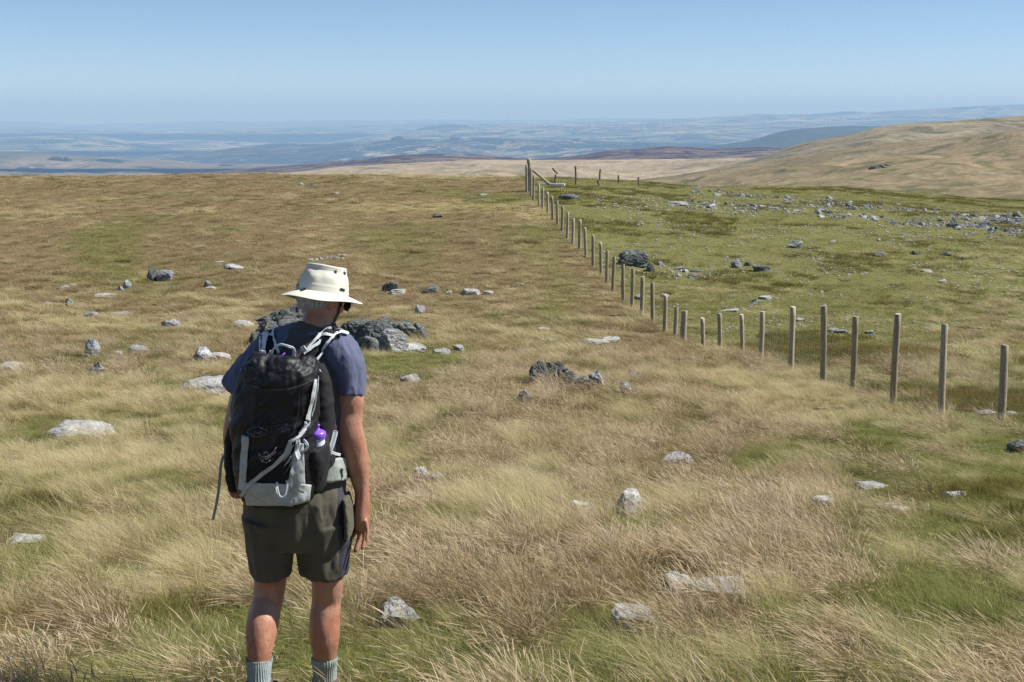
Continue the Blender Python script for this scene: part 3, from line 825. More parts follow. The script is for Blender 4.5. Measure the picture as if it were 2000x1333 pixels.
SPEC = [
 (293, 538, 24, 25, 'dark', "dark round boulder, left half of the pair on the left slope"),
 (321, 537, 36, 26, 'grey', "grey split boulder, right half of the pair on the left slope"),
 (306, 542, 30, 10, 'flat', "pale flat stone tucked in front of the dark boulder pair"),
 (248, 556, 24, 18, 'peak', "pale pointed stone, upper of two left of the boulder pair"),
 (233, 563, 20, 11, 'peak', "small pale pointed stone, lower of two left of the boulder pair"),
 (203, 577, 50, 8, 'flat', "long flat pale slab below two pointed stones"),
 (90, 592, 16, 8, 'flat', "small flat pale stone at far left, lowest of its scatter"),
 (113, 582, 13, 6, 'flat', "tiny pale stone beside a brown-edged stone at far left"),
 (133, 591, 24, 15, 'peak', "brown-edged slanting stone on the left slope"),
 (124, 563, 26, 8, 'grey', "low grey stone above the brown-edged stone at left"),
 (142, 557, 16, 7, 'flat', "small pale stone right behind a low grey stone, far left"),
 (60, 557, 16, 6, 'flat', "lone small pale stone near the left edge"),
 (240, 612, 42, 8, 'flat', "thin white strip-like slab on the left slope"),
 (174, 616, 34, 11, 'grey', "grey low stone left of the thin white slab"),
 (330, 631, 38, 15, 'grey', "brown-grey humped stone left of the hiker, below the boulder pair"),
 (471, 627, 44, 12, 'flat', "flat pale slab touching the left side of the dark outcrop"),
 (404, 553, 22, 14, 'peak', "brown pointed stone between the boulder pair and the hat"),
 (411, 561, 24, 7, 'flat', "pale flat stone at the foot of a brown pointed stone"),
 (430, 511, 22, 5, 'flat', "small white stone on the slope left of the hat, upper one"),
 (458, 522, 52, 7, 'flat', "long low white slab on the slope left of the hat"),
 (178, 678, 36, 34, 'peak', "upright grey stone with a dark left edge at left"),
 (270, 680, 38, 11, 'grey', "low grey stone right of the upright grey stone"),
 (232, 683, 16, 9, 'flat', "small pale stone between the upright stone and a low grey one"),
 (402, 690, 42, 26, 'grey', "brown-sided tilted stone left of the hiker's sleeve"),
 (430, 689, 36, 13, 'flat', "pale slab leaning against a brown-sided tilted stone"),
 (20, 708, 60, 18, 'slab', "pale slab at the left edge under a green bush"),
 (188, 716, 40, 20, 'grey', "faint grey stone half hidden by grass below the upright stone"),
 (390, 744, 112, 34, 'slab', "broad pale slab left of the hiker's elbow"),
 (150, 828, 108, 36, 'slab', "broad pale boulder half sunk in blond grass at left"),
 (40, 1052, 70, 8, 'slab', "dim grey stone in the grass at the lower left edge"),
 (795, 672, 62, 11, 'flat', "flat pale slab in front of the long outcrop"),
 (858, 681, 34, 9, 'flat', "low pale stone between the long outcrop and a small white stone"),
 (894, 671, 20, 13, 'slab', "small bright white stone right of the long outcrop"),
 (762, 560, 36, 20, 'dark', "dark-topped grey boulder right of the hat, upper piece"),
 (774, 567, 38, 16, 'slab', "pale block below a dark-topped boulder right of the hat"),
 (842, 566, 40, 14, 'dark', "second dark low boulder right of the hat"),
 (877, 571, 17, 10, 'flat', "small pale stone right of the second dark boulder"),
 (920, 570, 38, 15, 'slab', "pale humped stone, largest right of the dark boulders"),
 (955, 571, 22, 8, 'flat', "flat brownish stone beside the pale humped stone"),
 (820, 607, 26, 20, 'grey', "lone grey stone between the hat brim and the fence"),
 (853, 421, 24, 10, 'dark', "small dark stone on the far slope under the blond grass strip"),
 (1003, 560, 16, 6, 'dark', "small dark stone left of a white pebble near the fence"),
 (1019, 555, 10, 8, 'slab', "white pebble right of a small dark stone near the fence"),
 (796, 731, 36, 12, 'flat', "bright flat stone with a dark back edge in green grass"),
 (1235, 726, 30, 14, 'jag', "dark shaggy rock right of the jagged outcrop"),
 (1223, 752, 18, 12, 'grey', "small grey stone below the dark shaggy rock"),
 (1024, 767, 28, 18, 'grey', "rounded grey stone below the jagged outcrop"),
 (1166, 663, 50, 8, 'flat', "long flat pale slab left of the fence corner"),
 (1192, 658, 32, 8, 'flat', "shorter pale slab overlapping a long one near the fence corner"),
 (1072, 660, 28, 6, 'flat', "thin pale slab left of the two near the fence corner"),
 (1064, 642, 26, 5, 'flat', "white sliver of stone above a thin pale slab"),
 (1328, 887, 62, 13, 'slab', "pale grey slab sunk in brown grass right of centre"),
 (1229, 966, 54, 40, 'block', "upright white-sided stone with a dark left face"),
 (1138, 972, 42, 14, 'slab', "low pale stone left of the upright white-sided stone"),
 (824, 916, 28, 12, 'slab', "left of two small pale stones right of the hiker's arm"),
 (853, 916, 26, 10, 'slab', "right of two small pale stones right of the hiker's arm"),
 (770, 1166, 86, 34, 'slab', "bright rough boulder in grass right of the hiker's legs"),
 (1246, 1180, 84, 30, 'slab', "bright white boulder half overgrown, bottom middle"),
 (1322, 1092, 84, 18, 'slab', "left part of the long slab pair at lower right, dark edged"),
 (1418, 1103, 116, 17, 'slab', "long flat grey slab at lower right"),
 (1415, 935, 24, 12, 'slab', "small dark-edged stone under green grass right of centre"),
 (1705, 943, 56, 11, 'slab', "flat grey slab in brown grass at right"),
 (1612, 976, 42, 12, 'flat', "thin pale stone left of a flat grey slab at right"),
 (1728, 983, 36, 9, 'slab', "left of two grey stones below a flat slab at right"),
 (1758, 990, 34, 9, 'flat', "right of two grey stones below a flat slab at right"),
 (1866, 962, 44, 9, 'flat', "thin stone at the edge of the green track, far right"),
 (1928, 806, 42, 9, 'grey', "low grey stone left of the nearest post"),
 (1978, 808, 34, 8, 'flat', "low pale stone right of the nearest post"),
 (1990, 868, 40, 22, 'dark', "dark stone at the right edge below the nearest post"),
 (1440, 516, 24, 17, 'grey', "round blue-grey boulder beyond the fence, right of the rubble"),
 (1462, 516, 16, 8, 'dark', "small dark stone touching the round blue-grey boulder"),
 (1488, 525, 42, 12, 'dark', "dark low rock right of the round blue-grey boulder"),
 (1495, 579, 32, 13, 'slab', "pale oval boulder on the grazed turf behind the posts"),
 (1475, 587, 14, 8, 'grey', "small stone at the foot of the pale oval boulder"),
 (1427, 606, 42, 10, 'slab', "pale flat boulder nearest behind the row of posts"),
 (1864, 437, 34, 20, 'darkpeak', "pyramid-shaped dark boulder in the stone field"),
 (1716, 497, 28, 9, 'grey', "blue-grey low boulder alone on the turf"),
 (1788, 494, 17, 7, 'dark', "dark stone right of a blue-grey low boulder"),
 (1848, 497, 32, 6, 'dark', "thin dark slab on the turf below the stone field"),
 (1556, 478, 34, 13, 'grey', "pale jagged stone pair above a blond tussock"),
 (1810, 528, 26, 9, 'slab', "white broken stone on the right-hand turf"),
 (1840, 549, 18, 7, 'slab', "tilted white stone below the white broken stone"),
 (1325, 398, 42, 10, 'grey', "broad grey stone on the crest right of the fence"),
 (1109, 385, 36, 11, 'dark', "dark slab pile just right of the receding posts"),
 (1120, 383, 22, 9, 'grey', "grey slab on the pile right of the receding posts"),
 (1248, 579, 26, 14, 'grey', "grey boulder behind the posts, below the dark heap"),
 (1300, 578, 22, 8, 'grey', "small grey boulder right of the one behind the posts"),
 (1700, 649, 20, 9, 'grey', "small grey stone between two tall posts at right"),
 (1565, 624, 20, 10, 'slab', "pale stone between the posts, left of the tallest"),
 (1640, 646, 46, 9, 'grey', "low grey ledge behind the tallest post"),
 (605, 363, 26, 5, 'dark', "dark far stone on the left crest, right of a pale one"),
 (588, 360, 14, 5, 'grey', "pale far stone on the left crest"),
 (655, 378, 20, 5, 'grey', "low grey stones patch on the far left slope"),
 (944, 380, 20, 5, 'grey', "tiny grey stone on the crest left of the fence"),
 (1715, 326, 46, 9, 'dark', None),
]
for s in SPEC[:-1]:
    big = s[2] > 30 and s[1] > 480
    put_rock(s[0], s[1], s[2], s[3], s[4], s[5], sub=4 if big or s[1] > 600 else 3)
# crag on the far hillside
hc = HBVH.ray_cast(CAM, ray(1713, 330), 4000)[0]
if hc is not None:
    m = pxm(1713, 330, hc.y)
    co_ = empty("crag", hc); tag(co_, "small dark crag on the red-brown hillside at right", "crag")
    for i, (dx, dz, w, h) in enumerate([(-10, 1, 18, 6), (0, 3, 16, 7), (12, 5, 14, 5), (22, 8, 14, 3), (-2, 0, 22, 4)]):
        me = rock_mesh("rock", (w * m, w * m * .7, h * m * 1.6), 500 + i, 3, M_rockd, 10, 0.2, 0.2)
        o = link("rock", me, co_, None); o.location = hc + Vector((dx * m, dx * m * .2, dz * m * 0.9)); o.matrix_parent_inverse = Matrix.Translation(-hc)

# rubble strip left of the fence and the stone field right of it: shared meshes, many stones
PROTO = {}
for kind, mt, pk in (('grey', M_rock, 0.0), ('dark', M_rockd, 0.1), ('peak', M_rock, 0.45), ('pale', M_rockp, 0.0)):
    PROTO[kind] = [rock_mesh("stone", (1, .8, .6), 700 + 13 * k + len(kind), 2, mt, 10, 0.08, 0.16, pk) for k in range(6)]
def scatter(px, py, w, kind, label, group):
    g = ghit(px, py)
    m = pxm(px, py, g.y)
    o = bpy.data.objects.new("stone", random.choice(PROTO[kind]))
    COL.objects.link(o)
    s = w * m
    o.scale = (s, s * random.uniform(.8, 1.2), s * random.uniform(.7, 1.25))
    o.location = (g.x, g.y, g.z - s * 0.02)
    o.rotation_euler = (random.uniform(-.3, .3), random.uniform(-.3, .3), random.uniform(0, 6.28))
    tag(o, label, "stone", group)
    ROCKS.append((g.x, g.y, s * .5, s * .5, 0.1))
for i in range(26):
    u = i / 25
    scatter(606 + 66 * u + random.uniform(-3, 3), 510 - 8 * u + random.uniform(-4, 4), random.uniform(6, 13), random.choice(['grey', 'grey', 'pale', 'dark']),
            "small broken stone in the rubble strip above the hat", "rubble strip above the hat")
WORD = dict(grey="small grey angular stone", dark="small dark angular stone", peak="small pointed grey stone", pale="small pale stone")
def band(where, pts, n, thick, wlo, whi, kinds):
    xs = [p[0] for p in pts]; ys = [p[1] for p in pts]
    for i in range(n):
        px = random.uniform(xs[0], xs[-1])
        # clump the stones
        if noise3(px / 16.0, thick * 1.7, len(xs), 9) < -0.1 and random.random() < .75: px = px + 12 * random.choice((-1, 1))
        px = min(max(px, xs[0]), xs[-1])
        py = np.interp(px, xs, ys) + random.gauss(0, thick)
        w = 1.4 * (wlo + (whi - wlo) * random.random() ** 2.0)
        k = random.choice(kinds)
        scatter(px, py, w, k, WORD[k] + " " + where, "stones of the stone field")
K = ['grey', 'grey', 'dark', 'dark', 'peak', 'pale']
band('in the upper long band of the stone field', [(1360, 372), (1500, 388), (1650, 402), (1760, 407), (1900, 424), (2010, 436)], 105, 3.5, 5, 17, K)
band('in the lower long band of the stone field', [(1380, 402), (1520, 412), (1640, 420), (1700, 428), (1850, 440), (2010, 458)], 85, 4, 5, 19, K)
band('in the dense heap where the stone bands end at right', [(1880, 428), (2010, 445)], 34, 13, 8, 26, ['grey', 'dark', 'dark', 'peak'])
band('in the short rubble trail right of the dark boulder heap', [(1295, 528), (1345, 532), (1395, 540)], 18, 7, 6, 17, ['pale', 'grey', 'pale', 'dark'])
band('in the thin band right of the receding posts', [(1130, 390), (1250, 396), (1400, 402)], 16, 4, 5, 12, K)
band('strewn on the turf below the stone bands', [(1480, 455), (1700, 470), (1900, 480)], 18, 14, 4, 13, K)
band('strewn on the turf just behind the near posts', [(1250, 600), (1450, 600), (1700, 610), (1900, 620)], 16, 25, 4, 10, ['pale', 'grey'])
# pebbles nobody would count: one object
v, f = [], []
Vp, Fp = ico(1)
npeb = 0
for i in range(3200):
    px = random.uniform(1150, 2000)
    ytop = np.interp(px, [1150, 1300, 1500, 2000], [385, 385, 395, 425])
    ylo = np.interp(px, [1150, 1320, 2000], [500, 650, 690])
    py = ytop + (ylo - ytop) * random.random() ** 1.1
    if noise3(px / 60.0, py / 14.0, 0, 77) < 0.02: continue
    g = ghit(px, py)
    if g.x - float(fence_x(g.y)) < 0.4: continue
    s = random.uniform(2.8, 8.0) * pxm(px, py, g.y) / 2
    rot = Matrix.Rotation(random.uniform(0, 6.28), 3, 'Z')
    o = len(v)
    for q in Vp:
        d = rot @ Vector((q[0] * s * random.uniform(.75, 1.25), q[1] * s, q[2] * s * .55))
        v.append((g.x + d.x, g.y + d.y, g.z + d.z + .1 * s))
    f += [tuple(o + k for k in fc) for fc in Fp]
# broken small rubble packed into the stone bands
v2, f2 = [], []
for i in range(2300):
    px = random.uniform(1340, 2010) if i < 1700 else random.uniform(1850, 2010)
    if random.random() < .5: py = np.interp(px, [1360, 1500, 1650, 1760, 1900, 2010], [372, 388, 402, 407, 424, 436]) + random.gauss(0, 4.5)
    else: py = np.interp(px, [1380, 1520, 1640, 1700, 1850, 2010], [402, 412, 420, 428, 440, 458]) + random.gauss(0, 6)
    if i >= 1700: py = random.uniform(418, 468)
    if noise3(px / 22.0, py / 9.0, 0, 78) < -0.05: continue
    g = ghit(px, py)
    s = random.uniform(3, 8) * pxm(px, py, g.y) / 2
    rot = Matrix.Rotation(random.uniform(0, 6.28), 3, (random.gauss(0, .4), random.gauss(0, .4), 1))
    o = len(v2); k3 = (random.uniform(.7, 1.3), random.uniform(.6, 1.1), random.uniform(.4, 1.0))
    for q in Vp:
        d = rot @ Vector((q[0] * s * k3[0] * random.uniform(.8, 1.2), q[1] * s * k3[1], q[2] * s * k3[2]))
        v2.append((g.x + d.x, g.y + d.y, g.z + d.z))
    f2 += [tuple(o + k for k in fc) for fc in Fp]
tag(link("rubble", mkmesh("rubble", v2, f2, smooth=False, mats=[M_rock])), kind='stuff')
me = mkmesh("pebbles", v, f, smooth=False, mats=[M_rockp])
tag(link("pebbles", me), kind='stuff')
# ------------------------------------------------------------------ grass: instanced tufts through geometry nodes
def grass_mat(name, root, tip, var, trans=0.48):
    t = NT(name)
    tt = t.n('ShaderNodeAttribute', attribute_name='blade_t').outputs['Fac']
    ins = t.n('ShaderNodeAttribute', attribute_name='tint', attribute_type='INSTANCER').outputs['Fac']
    bl = t.n('ShaderNodeAttribute', attribute_name='blade_r').outputs['Fac']
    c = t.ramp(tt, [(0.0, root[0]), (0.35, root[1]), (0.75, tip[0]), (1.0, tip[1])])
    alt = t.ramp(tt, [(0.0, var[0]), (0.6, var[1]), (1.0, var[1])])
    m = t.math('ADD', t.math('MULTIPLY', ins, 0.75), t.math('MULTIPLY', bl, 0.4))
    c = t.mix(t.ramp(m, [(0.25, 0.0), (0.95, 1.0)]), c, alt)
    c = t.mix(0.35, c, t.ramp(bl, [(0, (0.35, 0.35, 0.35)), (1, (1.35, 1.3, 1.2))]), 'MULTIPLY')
    d = t.n('ShaderNodeBsdfDiffuse'); t.l(c, d.inputs[0])
    tr = t.n('ShaderNodeBsdfTranslucent'); t.l(c, tr.inputs[0])
    mx = t.n('ShaderNodeMixShader'); mx.inputs[0].default_value = trans
    t.l(d.outputs[0], mx.inputs[1]); t.l(tr.outputs[0], mx.inputs[2])
    t.l(mx.outputs[0], t.out.inputs['Surface'])
    return t.m
# blond moor grass, green grass, red-brown seeding bent, turf, heath
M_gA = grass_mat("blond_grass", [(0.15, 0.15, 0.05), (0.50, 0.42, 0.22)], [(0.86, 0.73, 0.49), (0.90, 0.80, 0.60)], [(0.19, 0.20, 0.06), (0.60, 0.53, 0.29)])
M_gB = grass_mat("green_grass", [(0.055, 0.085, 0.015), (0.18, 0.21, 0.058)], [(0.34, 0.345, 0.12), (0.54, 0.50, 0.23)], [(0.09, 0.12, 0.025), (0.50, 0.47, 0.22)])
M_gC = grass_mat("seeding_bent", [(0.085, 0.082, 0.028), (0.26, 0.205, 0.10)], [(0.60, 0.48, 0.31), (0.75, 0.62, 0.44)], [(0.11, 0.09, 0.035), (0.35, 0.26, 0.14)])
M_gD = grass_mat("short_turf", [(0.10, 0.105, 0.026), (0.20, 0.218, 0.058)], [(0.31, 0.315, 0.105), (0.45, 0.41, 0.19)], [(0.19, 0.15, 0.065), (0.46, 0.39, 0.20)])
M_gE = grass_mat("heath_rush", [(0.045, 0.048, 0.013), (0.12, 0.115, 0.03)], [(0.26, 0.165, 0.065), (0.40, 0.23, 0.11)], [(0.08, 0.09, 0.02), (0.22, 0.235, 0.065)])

def tuft(name, seed, nb, L, spread, width, lean, mat, heads=0, segs=3, upright=0.35, curl=1.0):
    rs = np.random.RandomState(seed)
    v, f, T, RR = [], [], [], []
    for k in range(nb):
        l = L * rs.uniform(0.55, 1.1)
        a = rs.uniform(0, 6.283)
        r0 = spread * math.sqrt(rs.uniform())
        p = np.array([r0 * math.cos(a), r0 * math.sin(a), -0.02])
        out = rs.uniform(0.05, upright)
        a2 = a + rs.normal(0, 0.6)
        d = np.array([math.cos(a2) * out - lean * rs.uniform(.3, .8), math.sin(a2) * out, 1.0]); d /= np.linalg.norm(d)
        bend = np.array([-lean * rs.uniform(.5, 1.4) + math.cos(a2) * 0.22, math.sin(a2) * 0.22 + rs.normal(0, .12), -0.42 * rs.uniform(.4, 1.3)]) * curl
        wdir = np.cross(d, [rs.normal(), rs.normal(), 0.1]); wdir /= np.linalg.norm(wdir)
        rr = rs.uniform()
        o = len(v)
        pts = []
        for s in range(segs + 1):
            u = s / segs
            q = p + d * l * u + bend * l * u * u * 0.8
            pts.append(q)
            wd = width * (1 - 0.85 * u) * rs.uniform(.8, 1.2)
            if s < segs:
                v.append(q - wdir * wd / 2); v.append(q + wdir * wd / 2); T += [u, u]; RR += [rr, rr]
            else:
                v.append(q); T.append(1.0); RR.append(rr)
        for s in range(segs - 1): f.append((o + 2 * s, o + 2 * s + 1, o + 2 * s + 3, o + 2 * s + 2))
        f.append((o + 2 * segs - 2, o + 2 * segs - 1, o + 2 * segs))
        if heads and rs.uniform() < 0.7:
            # a slim feathery head on the last part of the culm
            hp_ = []
            for h in range(4):
                u = 0.74 + 0.27 * h / 3
                q = p + d * l * u + bend * l * u * u * 0.8
                wd = heads * 0.001 * (0.35, 1.0, 0.8, 0.1)[h]
                hp_.append((q - wdir * wd / 2, q + wdir * wd / 2))
            o = len(v)
            for a_, b_ in hp_: v += [a_, b_]; T += [1.0, 1.0]; RR += [rr, rr]
            for h in range(3): f.append((o + 2 * h, o + 2 * h + 1, o + 2 * h + 3, o + 2 * h + 2))
    me = mkmesh(name, v, f, smooth=False, mats=[mat])
    a = me.attributes.new('blade_t', 'FLOAT', 'POINT'); a.data.foreach_set('value', np.array(T, np.float32))
    a = me.attributes.new('blade_r', 'FLOAT', 'POINT'); a.data.foreach_set('value', np.array(RR, np.float32))
    return me

def tuft_collection(name, meshes):
    c = bpy.data.collections.new(name)
    for i, m in enumerate(meshes):
        o = bpy.data.objects.new("%s_%02d" % (name, i), m); c.objects.link(o)
    return c
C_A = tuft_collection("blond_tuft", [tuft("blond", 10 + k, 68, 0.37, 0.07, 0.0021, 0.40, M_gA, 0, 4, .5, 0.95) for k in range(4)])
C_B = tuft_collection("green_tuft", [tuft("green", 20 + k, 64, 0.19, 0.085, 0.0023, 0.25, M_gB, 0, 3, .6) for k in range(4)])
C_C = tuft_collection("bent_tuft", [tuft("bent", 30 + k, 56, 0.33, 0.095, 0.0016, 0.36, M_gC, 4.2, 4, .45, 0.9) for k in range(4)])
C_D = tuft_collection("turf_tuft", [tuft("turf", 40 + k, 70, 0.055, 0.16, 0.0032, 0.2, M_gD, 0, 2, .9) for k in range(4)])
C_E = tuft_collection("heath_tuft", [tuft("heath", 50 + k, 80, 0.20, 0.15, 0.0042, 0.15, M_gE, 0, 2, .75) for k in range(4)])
# sturdier blades for the middle distance, where single blades are thinner than a pixel
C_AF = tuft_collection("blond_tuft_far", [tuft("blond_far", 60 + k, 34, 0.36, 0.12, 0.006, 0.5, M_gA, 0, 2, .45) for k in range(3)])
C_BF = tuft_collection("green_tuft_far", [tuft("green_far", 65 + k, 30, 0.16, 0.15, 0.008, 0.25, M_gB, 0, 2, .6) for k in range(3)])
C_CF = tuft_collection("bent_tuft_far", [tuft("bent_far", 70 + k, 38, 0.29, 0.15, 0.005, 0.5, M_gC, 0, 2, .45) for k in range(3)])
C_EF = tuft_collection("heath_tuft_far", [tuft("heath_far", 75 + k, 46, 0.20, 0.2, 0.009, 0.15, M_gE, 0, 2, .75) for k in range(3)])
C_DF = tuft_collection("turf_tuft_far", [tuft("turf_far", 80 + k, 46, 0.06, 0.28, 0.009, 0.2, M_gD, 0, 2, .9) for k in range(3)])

def gn_group(coll):
    g = bpy.data.node_groups.new("scatter_" + coll.name, 'GeometryNodeTree')
    g.interface.new_socket("Geometry", in_out='INPUT', socket_type='NodeSocketGeometry')
    g.interface.new_socket("Geometry", in_out='OUTPUT', socket_type='NodeSocketGeometry')
    N = g.nodes.new; L = g.links.new
    gi = N('NodeGroupInput'); go = N('NodeGroupOutput')
    ci = N('GeometryNodeCollectionInfo'); ci.inputs['Collection'].default_value = coll
    ci.inputs['Separate Children'].default_value = True; ci.inputs['Reset Children'].default_value = True
    iop = N('GeometryNodeInstanceOnPoints')
    iop.inputs['Pick Instance'].default_value = True
    def attr(nm, typ):
        a = N('GeometryNodeInputNamedAttribute'); a.data_type = typ; a.inputs['Name'].default_value = nm
        return a.outputs['Attribute']
    L(gi.outputs[0], iop.inputs['Points'])
    L(ci.outputs[0], iop.inputs['Instance'])
    L(attr('pick', 'INT'), iop.inputs['Instance Index'])
    e2r = N('FunctionNodeEulerToRotation')
    L(attr('rot', 'FLOAT_VECTOR'), e2r.inputs[0])
    L(e2r.outputs[0], iop.inputs['Rotation'])
    L(attr('scl', 'FLOAT_VECTOR'), iop.inputs['Scale'])
    L(iop.outputs[0], go.inputs[0])
    return g

def scatter_object(name, coll, X, Y, Z, scl, rotz, tint, tiltx=None):
    n = len(X)
    me = bpy.data.meshes.new(name)
    me.vertices.add(n)
    me.vertices.foreach_set('co', np.stack([X, Y, Z], -1).reshape(-1).astype(np.float32))
    a = me.attributes.new('pick', 'INT', 'POINT'); a.data.foreach_set('value', R.randint(0, len(coll.objects), n).astype(np.int32))
    rot = np.stack([R.normal(0, .08, n), R.normal(0, .08, n), rotz], -1)
    a = me.attributes.new('rot', 'FLOAT_VECTOR', 'POINT'); a.data.foreach_set('vector', rot.reshape(-1).astype(np.float32))
    a = me.attributes.new('scl', 'FLOAT_VECTOR', 'POINT'); a.data.foreach_set('vector', scl.reshape(-1).astype(np.float32))
    a = me.attributes.new('tint', 'FLOAT', 'POINT'); a.data.foreach_set('value', tint.astype(np.float32))
    o = link(name, me)
    md = o.modifiers.new("scatter", 'NODES'); md.node_group = gn_group(coll)
    tag(o, kind='stuff')
    return o

def keep_off_rocks(X, Y, thin=0.85):
    k = np.ones(len(X), bool)
    for (rx, ry, hw, hd, cl) in ROCKS:
        dx = (X - rx) / (hw * 0.95 + 0.02); dy = (Y - ry) / (hd * 0.95 + 0.02)
        k &= ~((dx * dx + dy * dy) < 1.0)
        # thinner growth just in front, where the stone shows between the stems
        front = (np.abs(X - rx) < hw * 0.8) & (Y < ry) & (Y > ry - hd - cl)
        k &= ~(front & (R.uniform(size=len(X)) < thin))
    return k

def random_ground(y0, y1, density, smax=0.52):
    area = smax * (y1 ** 2 - y0 ** 2)
    n = int(area * density)
    Y = np.sqrt(R.uniform(y0 ** 2, y1 ** 2, n))
    X = R.uniform(-smax, smax, n) * (Y + 0.8)
    return X, Y

def sow(y0, y1, dens, far):
    X, Y = random_ground(y0, y1, dens)
    k = keep_off_rocks(X, Y)
    # the hiker's feet
    k &= ~(((X + 1.02) ** 2 + (Y - 4.62) ** 2 < 0.12 ** 2) | ((X + 0.77) ** 2 + (Y - 4.78) ** 2 < 0.12 ** 2))
    X, Y = X[k], Y[k]
    Z = ground_z(X, Y)
    g, b, r = zones(X, Y, Z)
    bf = beyond_fence(X, Y)
    tus = green_right(X, Y)
    px, py = proj(X, Y, Z)
    edge = np.exp(-((px - 1980) / 150) ** 2) * sstep(455, 500, py) * sstep(720, 660, py)      # rough grass at the right edge
    edge += 0.8 * np.exp(-((px - 1320) / 70) ** 2 - ((py - 580) / 14) ** 2) + 0.9 * np.exp(-((px - 1880) / 150) ** 2 - ((py - 725) / 35) ** 2) + 0.9 * np.exp(-((px - 1580) / 25) ** 2 - ((py - 492) / 6) ** 2)
    grazed = np.clip(bf * (1 - 0.95 * np.clip(edge, 0, 1)), 0, 1)
    strip = 0.5 * sstep(40, 60, Y) * (1 - bf) + 0.35 * sstep(26, 38, Y) * (1 - bf)
    wA, wB, wC = b ** 2, g ** 2 * 1.0, r ** 2 * 1.1
    tot = wA + wB + wC
    # every stem belongs to a tussock: kind and height are shared inside it
    cell = 0.44 if not far else 0.75
    best = np.full(len(X), 9.0); hid = np.zeros(len(X), np.int64)
    ci, cj = np.floor(X / cell).astype(np.int64), np.floor(Y / cell).astype(np.int64)
    for di in (-1, 0, 1):
        for dj in (-1, 0, 1):
            ii, jj = ci + di, cj + dj
            qx = (ii + 0.5 + 0.46 * _h(ii, jj, 0 * ii, 201)) * cell; qy = (jj + 0.5 + 0.46 * _h(ii, jj, 0 * ii, 202)) * cell
            dd = np.hypot(X - qx, Y - qy) / cell
            m_ = dd < best
            best = np.where(m_, dd, best); hid = np.where(m_, ii * 7919 + jj * 104729, hid)
    hu = lambda k: 0.5 + 0.5 * _h(hid, hid * 0 + k, hid * 0, 203)
    u = np.clip(hu(1) + R.normal(0, .06 if not far else .22, len(X)), 0, .999) * tot
    core = sstep(0.62, 0.15, best)
    kind = np.where(u < wA, 0, np.where(u < wA + wB, 1, 2))
    # hollows between the tussocks: shorter green
    kind = np.where((core < 0.35) & (R.uniform(size=len(X)) < 0.6), 1, kind)
    kind = np.where(R.uniform(size=len(X)) < (0.20 if not far else 0.12), 1, kind)
    gone = (core < 0.25) & (R.uniform(size=len(X)) < 0.35)
    v = R.uniform(size=len(X))
    gr = v < grazed
    straw_ = sstep(.22, .42, fbm(X / 2.6, Y / 1.4, 0, 3, 57)) * .5
    kind = np.where(gr, np.where(R.uniform(size=len(X)) < tus * 0.85, 4, np.where(R.uniform(size=len(X)) < straw_, 0, 3)), kind)
    # dark heathy clumps on the moor side too
    hm = sstep(0.30, 0.55, fbm(X / 2.1, Y / 1.6, 0, 3, 91) + 0.12 * np.exp(-((px - 420) / 200) ** 2 - ((py - 1060) / 60) ** 2) + 0.35 * sstep(1650, 1900, px) * sstep(900, 1000, py) * sstep(1180, 1100, py))
    kind = np.where((~gr) & (R.uniform(size=len(X)) < hm * 0.55), 4, kind)
    short = np.exp(-((px - 1890) / 150) ** 2 - ((py - 960) / 120) ** 2) + 0.8 * np.exp(-((px - 1720) / 90) ** 2 - ((py - 880) / 30) ** 2)
    hgt = 0.82 + 0.28 * fbm(X / 2.2, Y / 2.2, 0, 3, 95) - 0.5 * np.clip(short, 0, 1) + 0.12 * fbm(X / .5, Y / .5, 0, 2, 96)
    hgt *= (0.50 + 0.72 * core) * ((0.62 + 0.72 * hu(2)) if not far else (0.35 + 1.15 * hu(2)))
    hgt *= 1 - 0.30 * sstep(30, 60, Y)
    # beaten ground along the moor side of the fence
    tr = np.exp(-((X - fence_x(Y) + 1.2) / 0.7) ** 2) * sstep(30, 40, Y) * sstep(62, 50, Y)
    hgt *= 1 - 0.35 * tr
    # trodden round the hiker's feet and in front of the camera
    hgt *= 1 - 0.72 * np.exp(-((X + .95) / .75) ** 4) * sstep(5.3, 4.8, Y)
    out = []
    for kd, (nm, cn, cf, lo, hi) in enumerate((("blond_grass", C_A, C_AF, .75, 1.25), ("green_grass", C_B, C_BF, .7, 1.3), ("seeding_grass", C_C, C_CF, .75, 1.2),
                                               ("short_turf", C_D, C_DF, .7, 1.4), ("heath_tussocks", C_E, C_EF, .6, 1.2))):
        m = (kind == kd) & ~(gone & ~gr)
        if not m.any(): continue
        n = m.sum()
        s = R.uniform(lo, hi, n)
        zz = s * np.clip(hgt[m], .3, 1.4) * R.uniform(.85, 1.2, n)
        if kd == 3: zz = s
        if kd == 0: zz = zz * np.where(gr[m], .5, 1.0)
        if kd == 4: zz = s * np.where(gr[m], 0.55 + 0.5 * tus[m], 0.75)
        w = s * (1.0 if not far else (1.25 if Y[m].mean() < 45 else 1.25))
        scl = np.stack([w, w, zz], -1)
        tint = np.clip(0.25 + 0.4 * hu(3)[m] + 0.4 * fbm(X[m] / .8, Y[m] / .8, 0, 2, 97 + kd) + R.normal(0, .18, n), 0, 1)
        rotz = R.normal(0, 0.62, n) if kd in (0, 2) else R.uniform(0, 6.28, n)
        if kd == 1: rotz = R.normal(0, 0.8, n)
        scatter_object(nm, cf if far else cn, X[m], Y[m], Z[m], scl, rotz, tint)
sow(2.6, 8.0, 165, False)
sow(8.0, 15.0, 120, False)
sow(15.0, 26.0, 75, False)
sow(26.0, 45.0, 36, True)
sow(45.0, 96.0, 16, True)
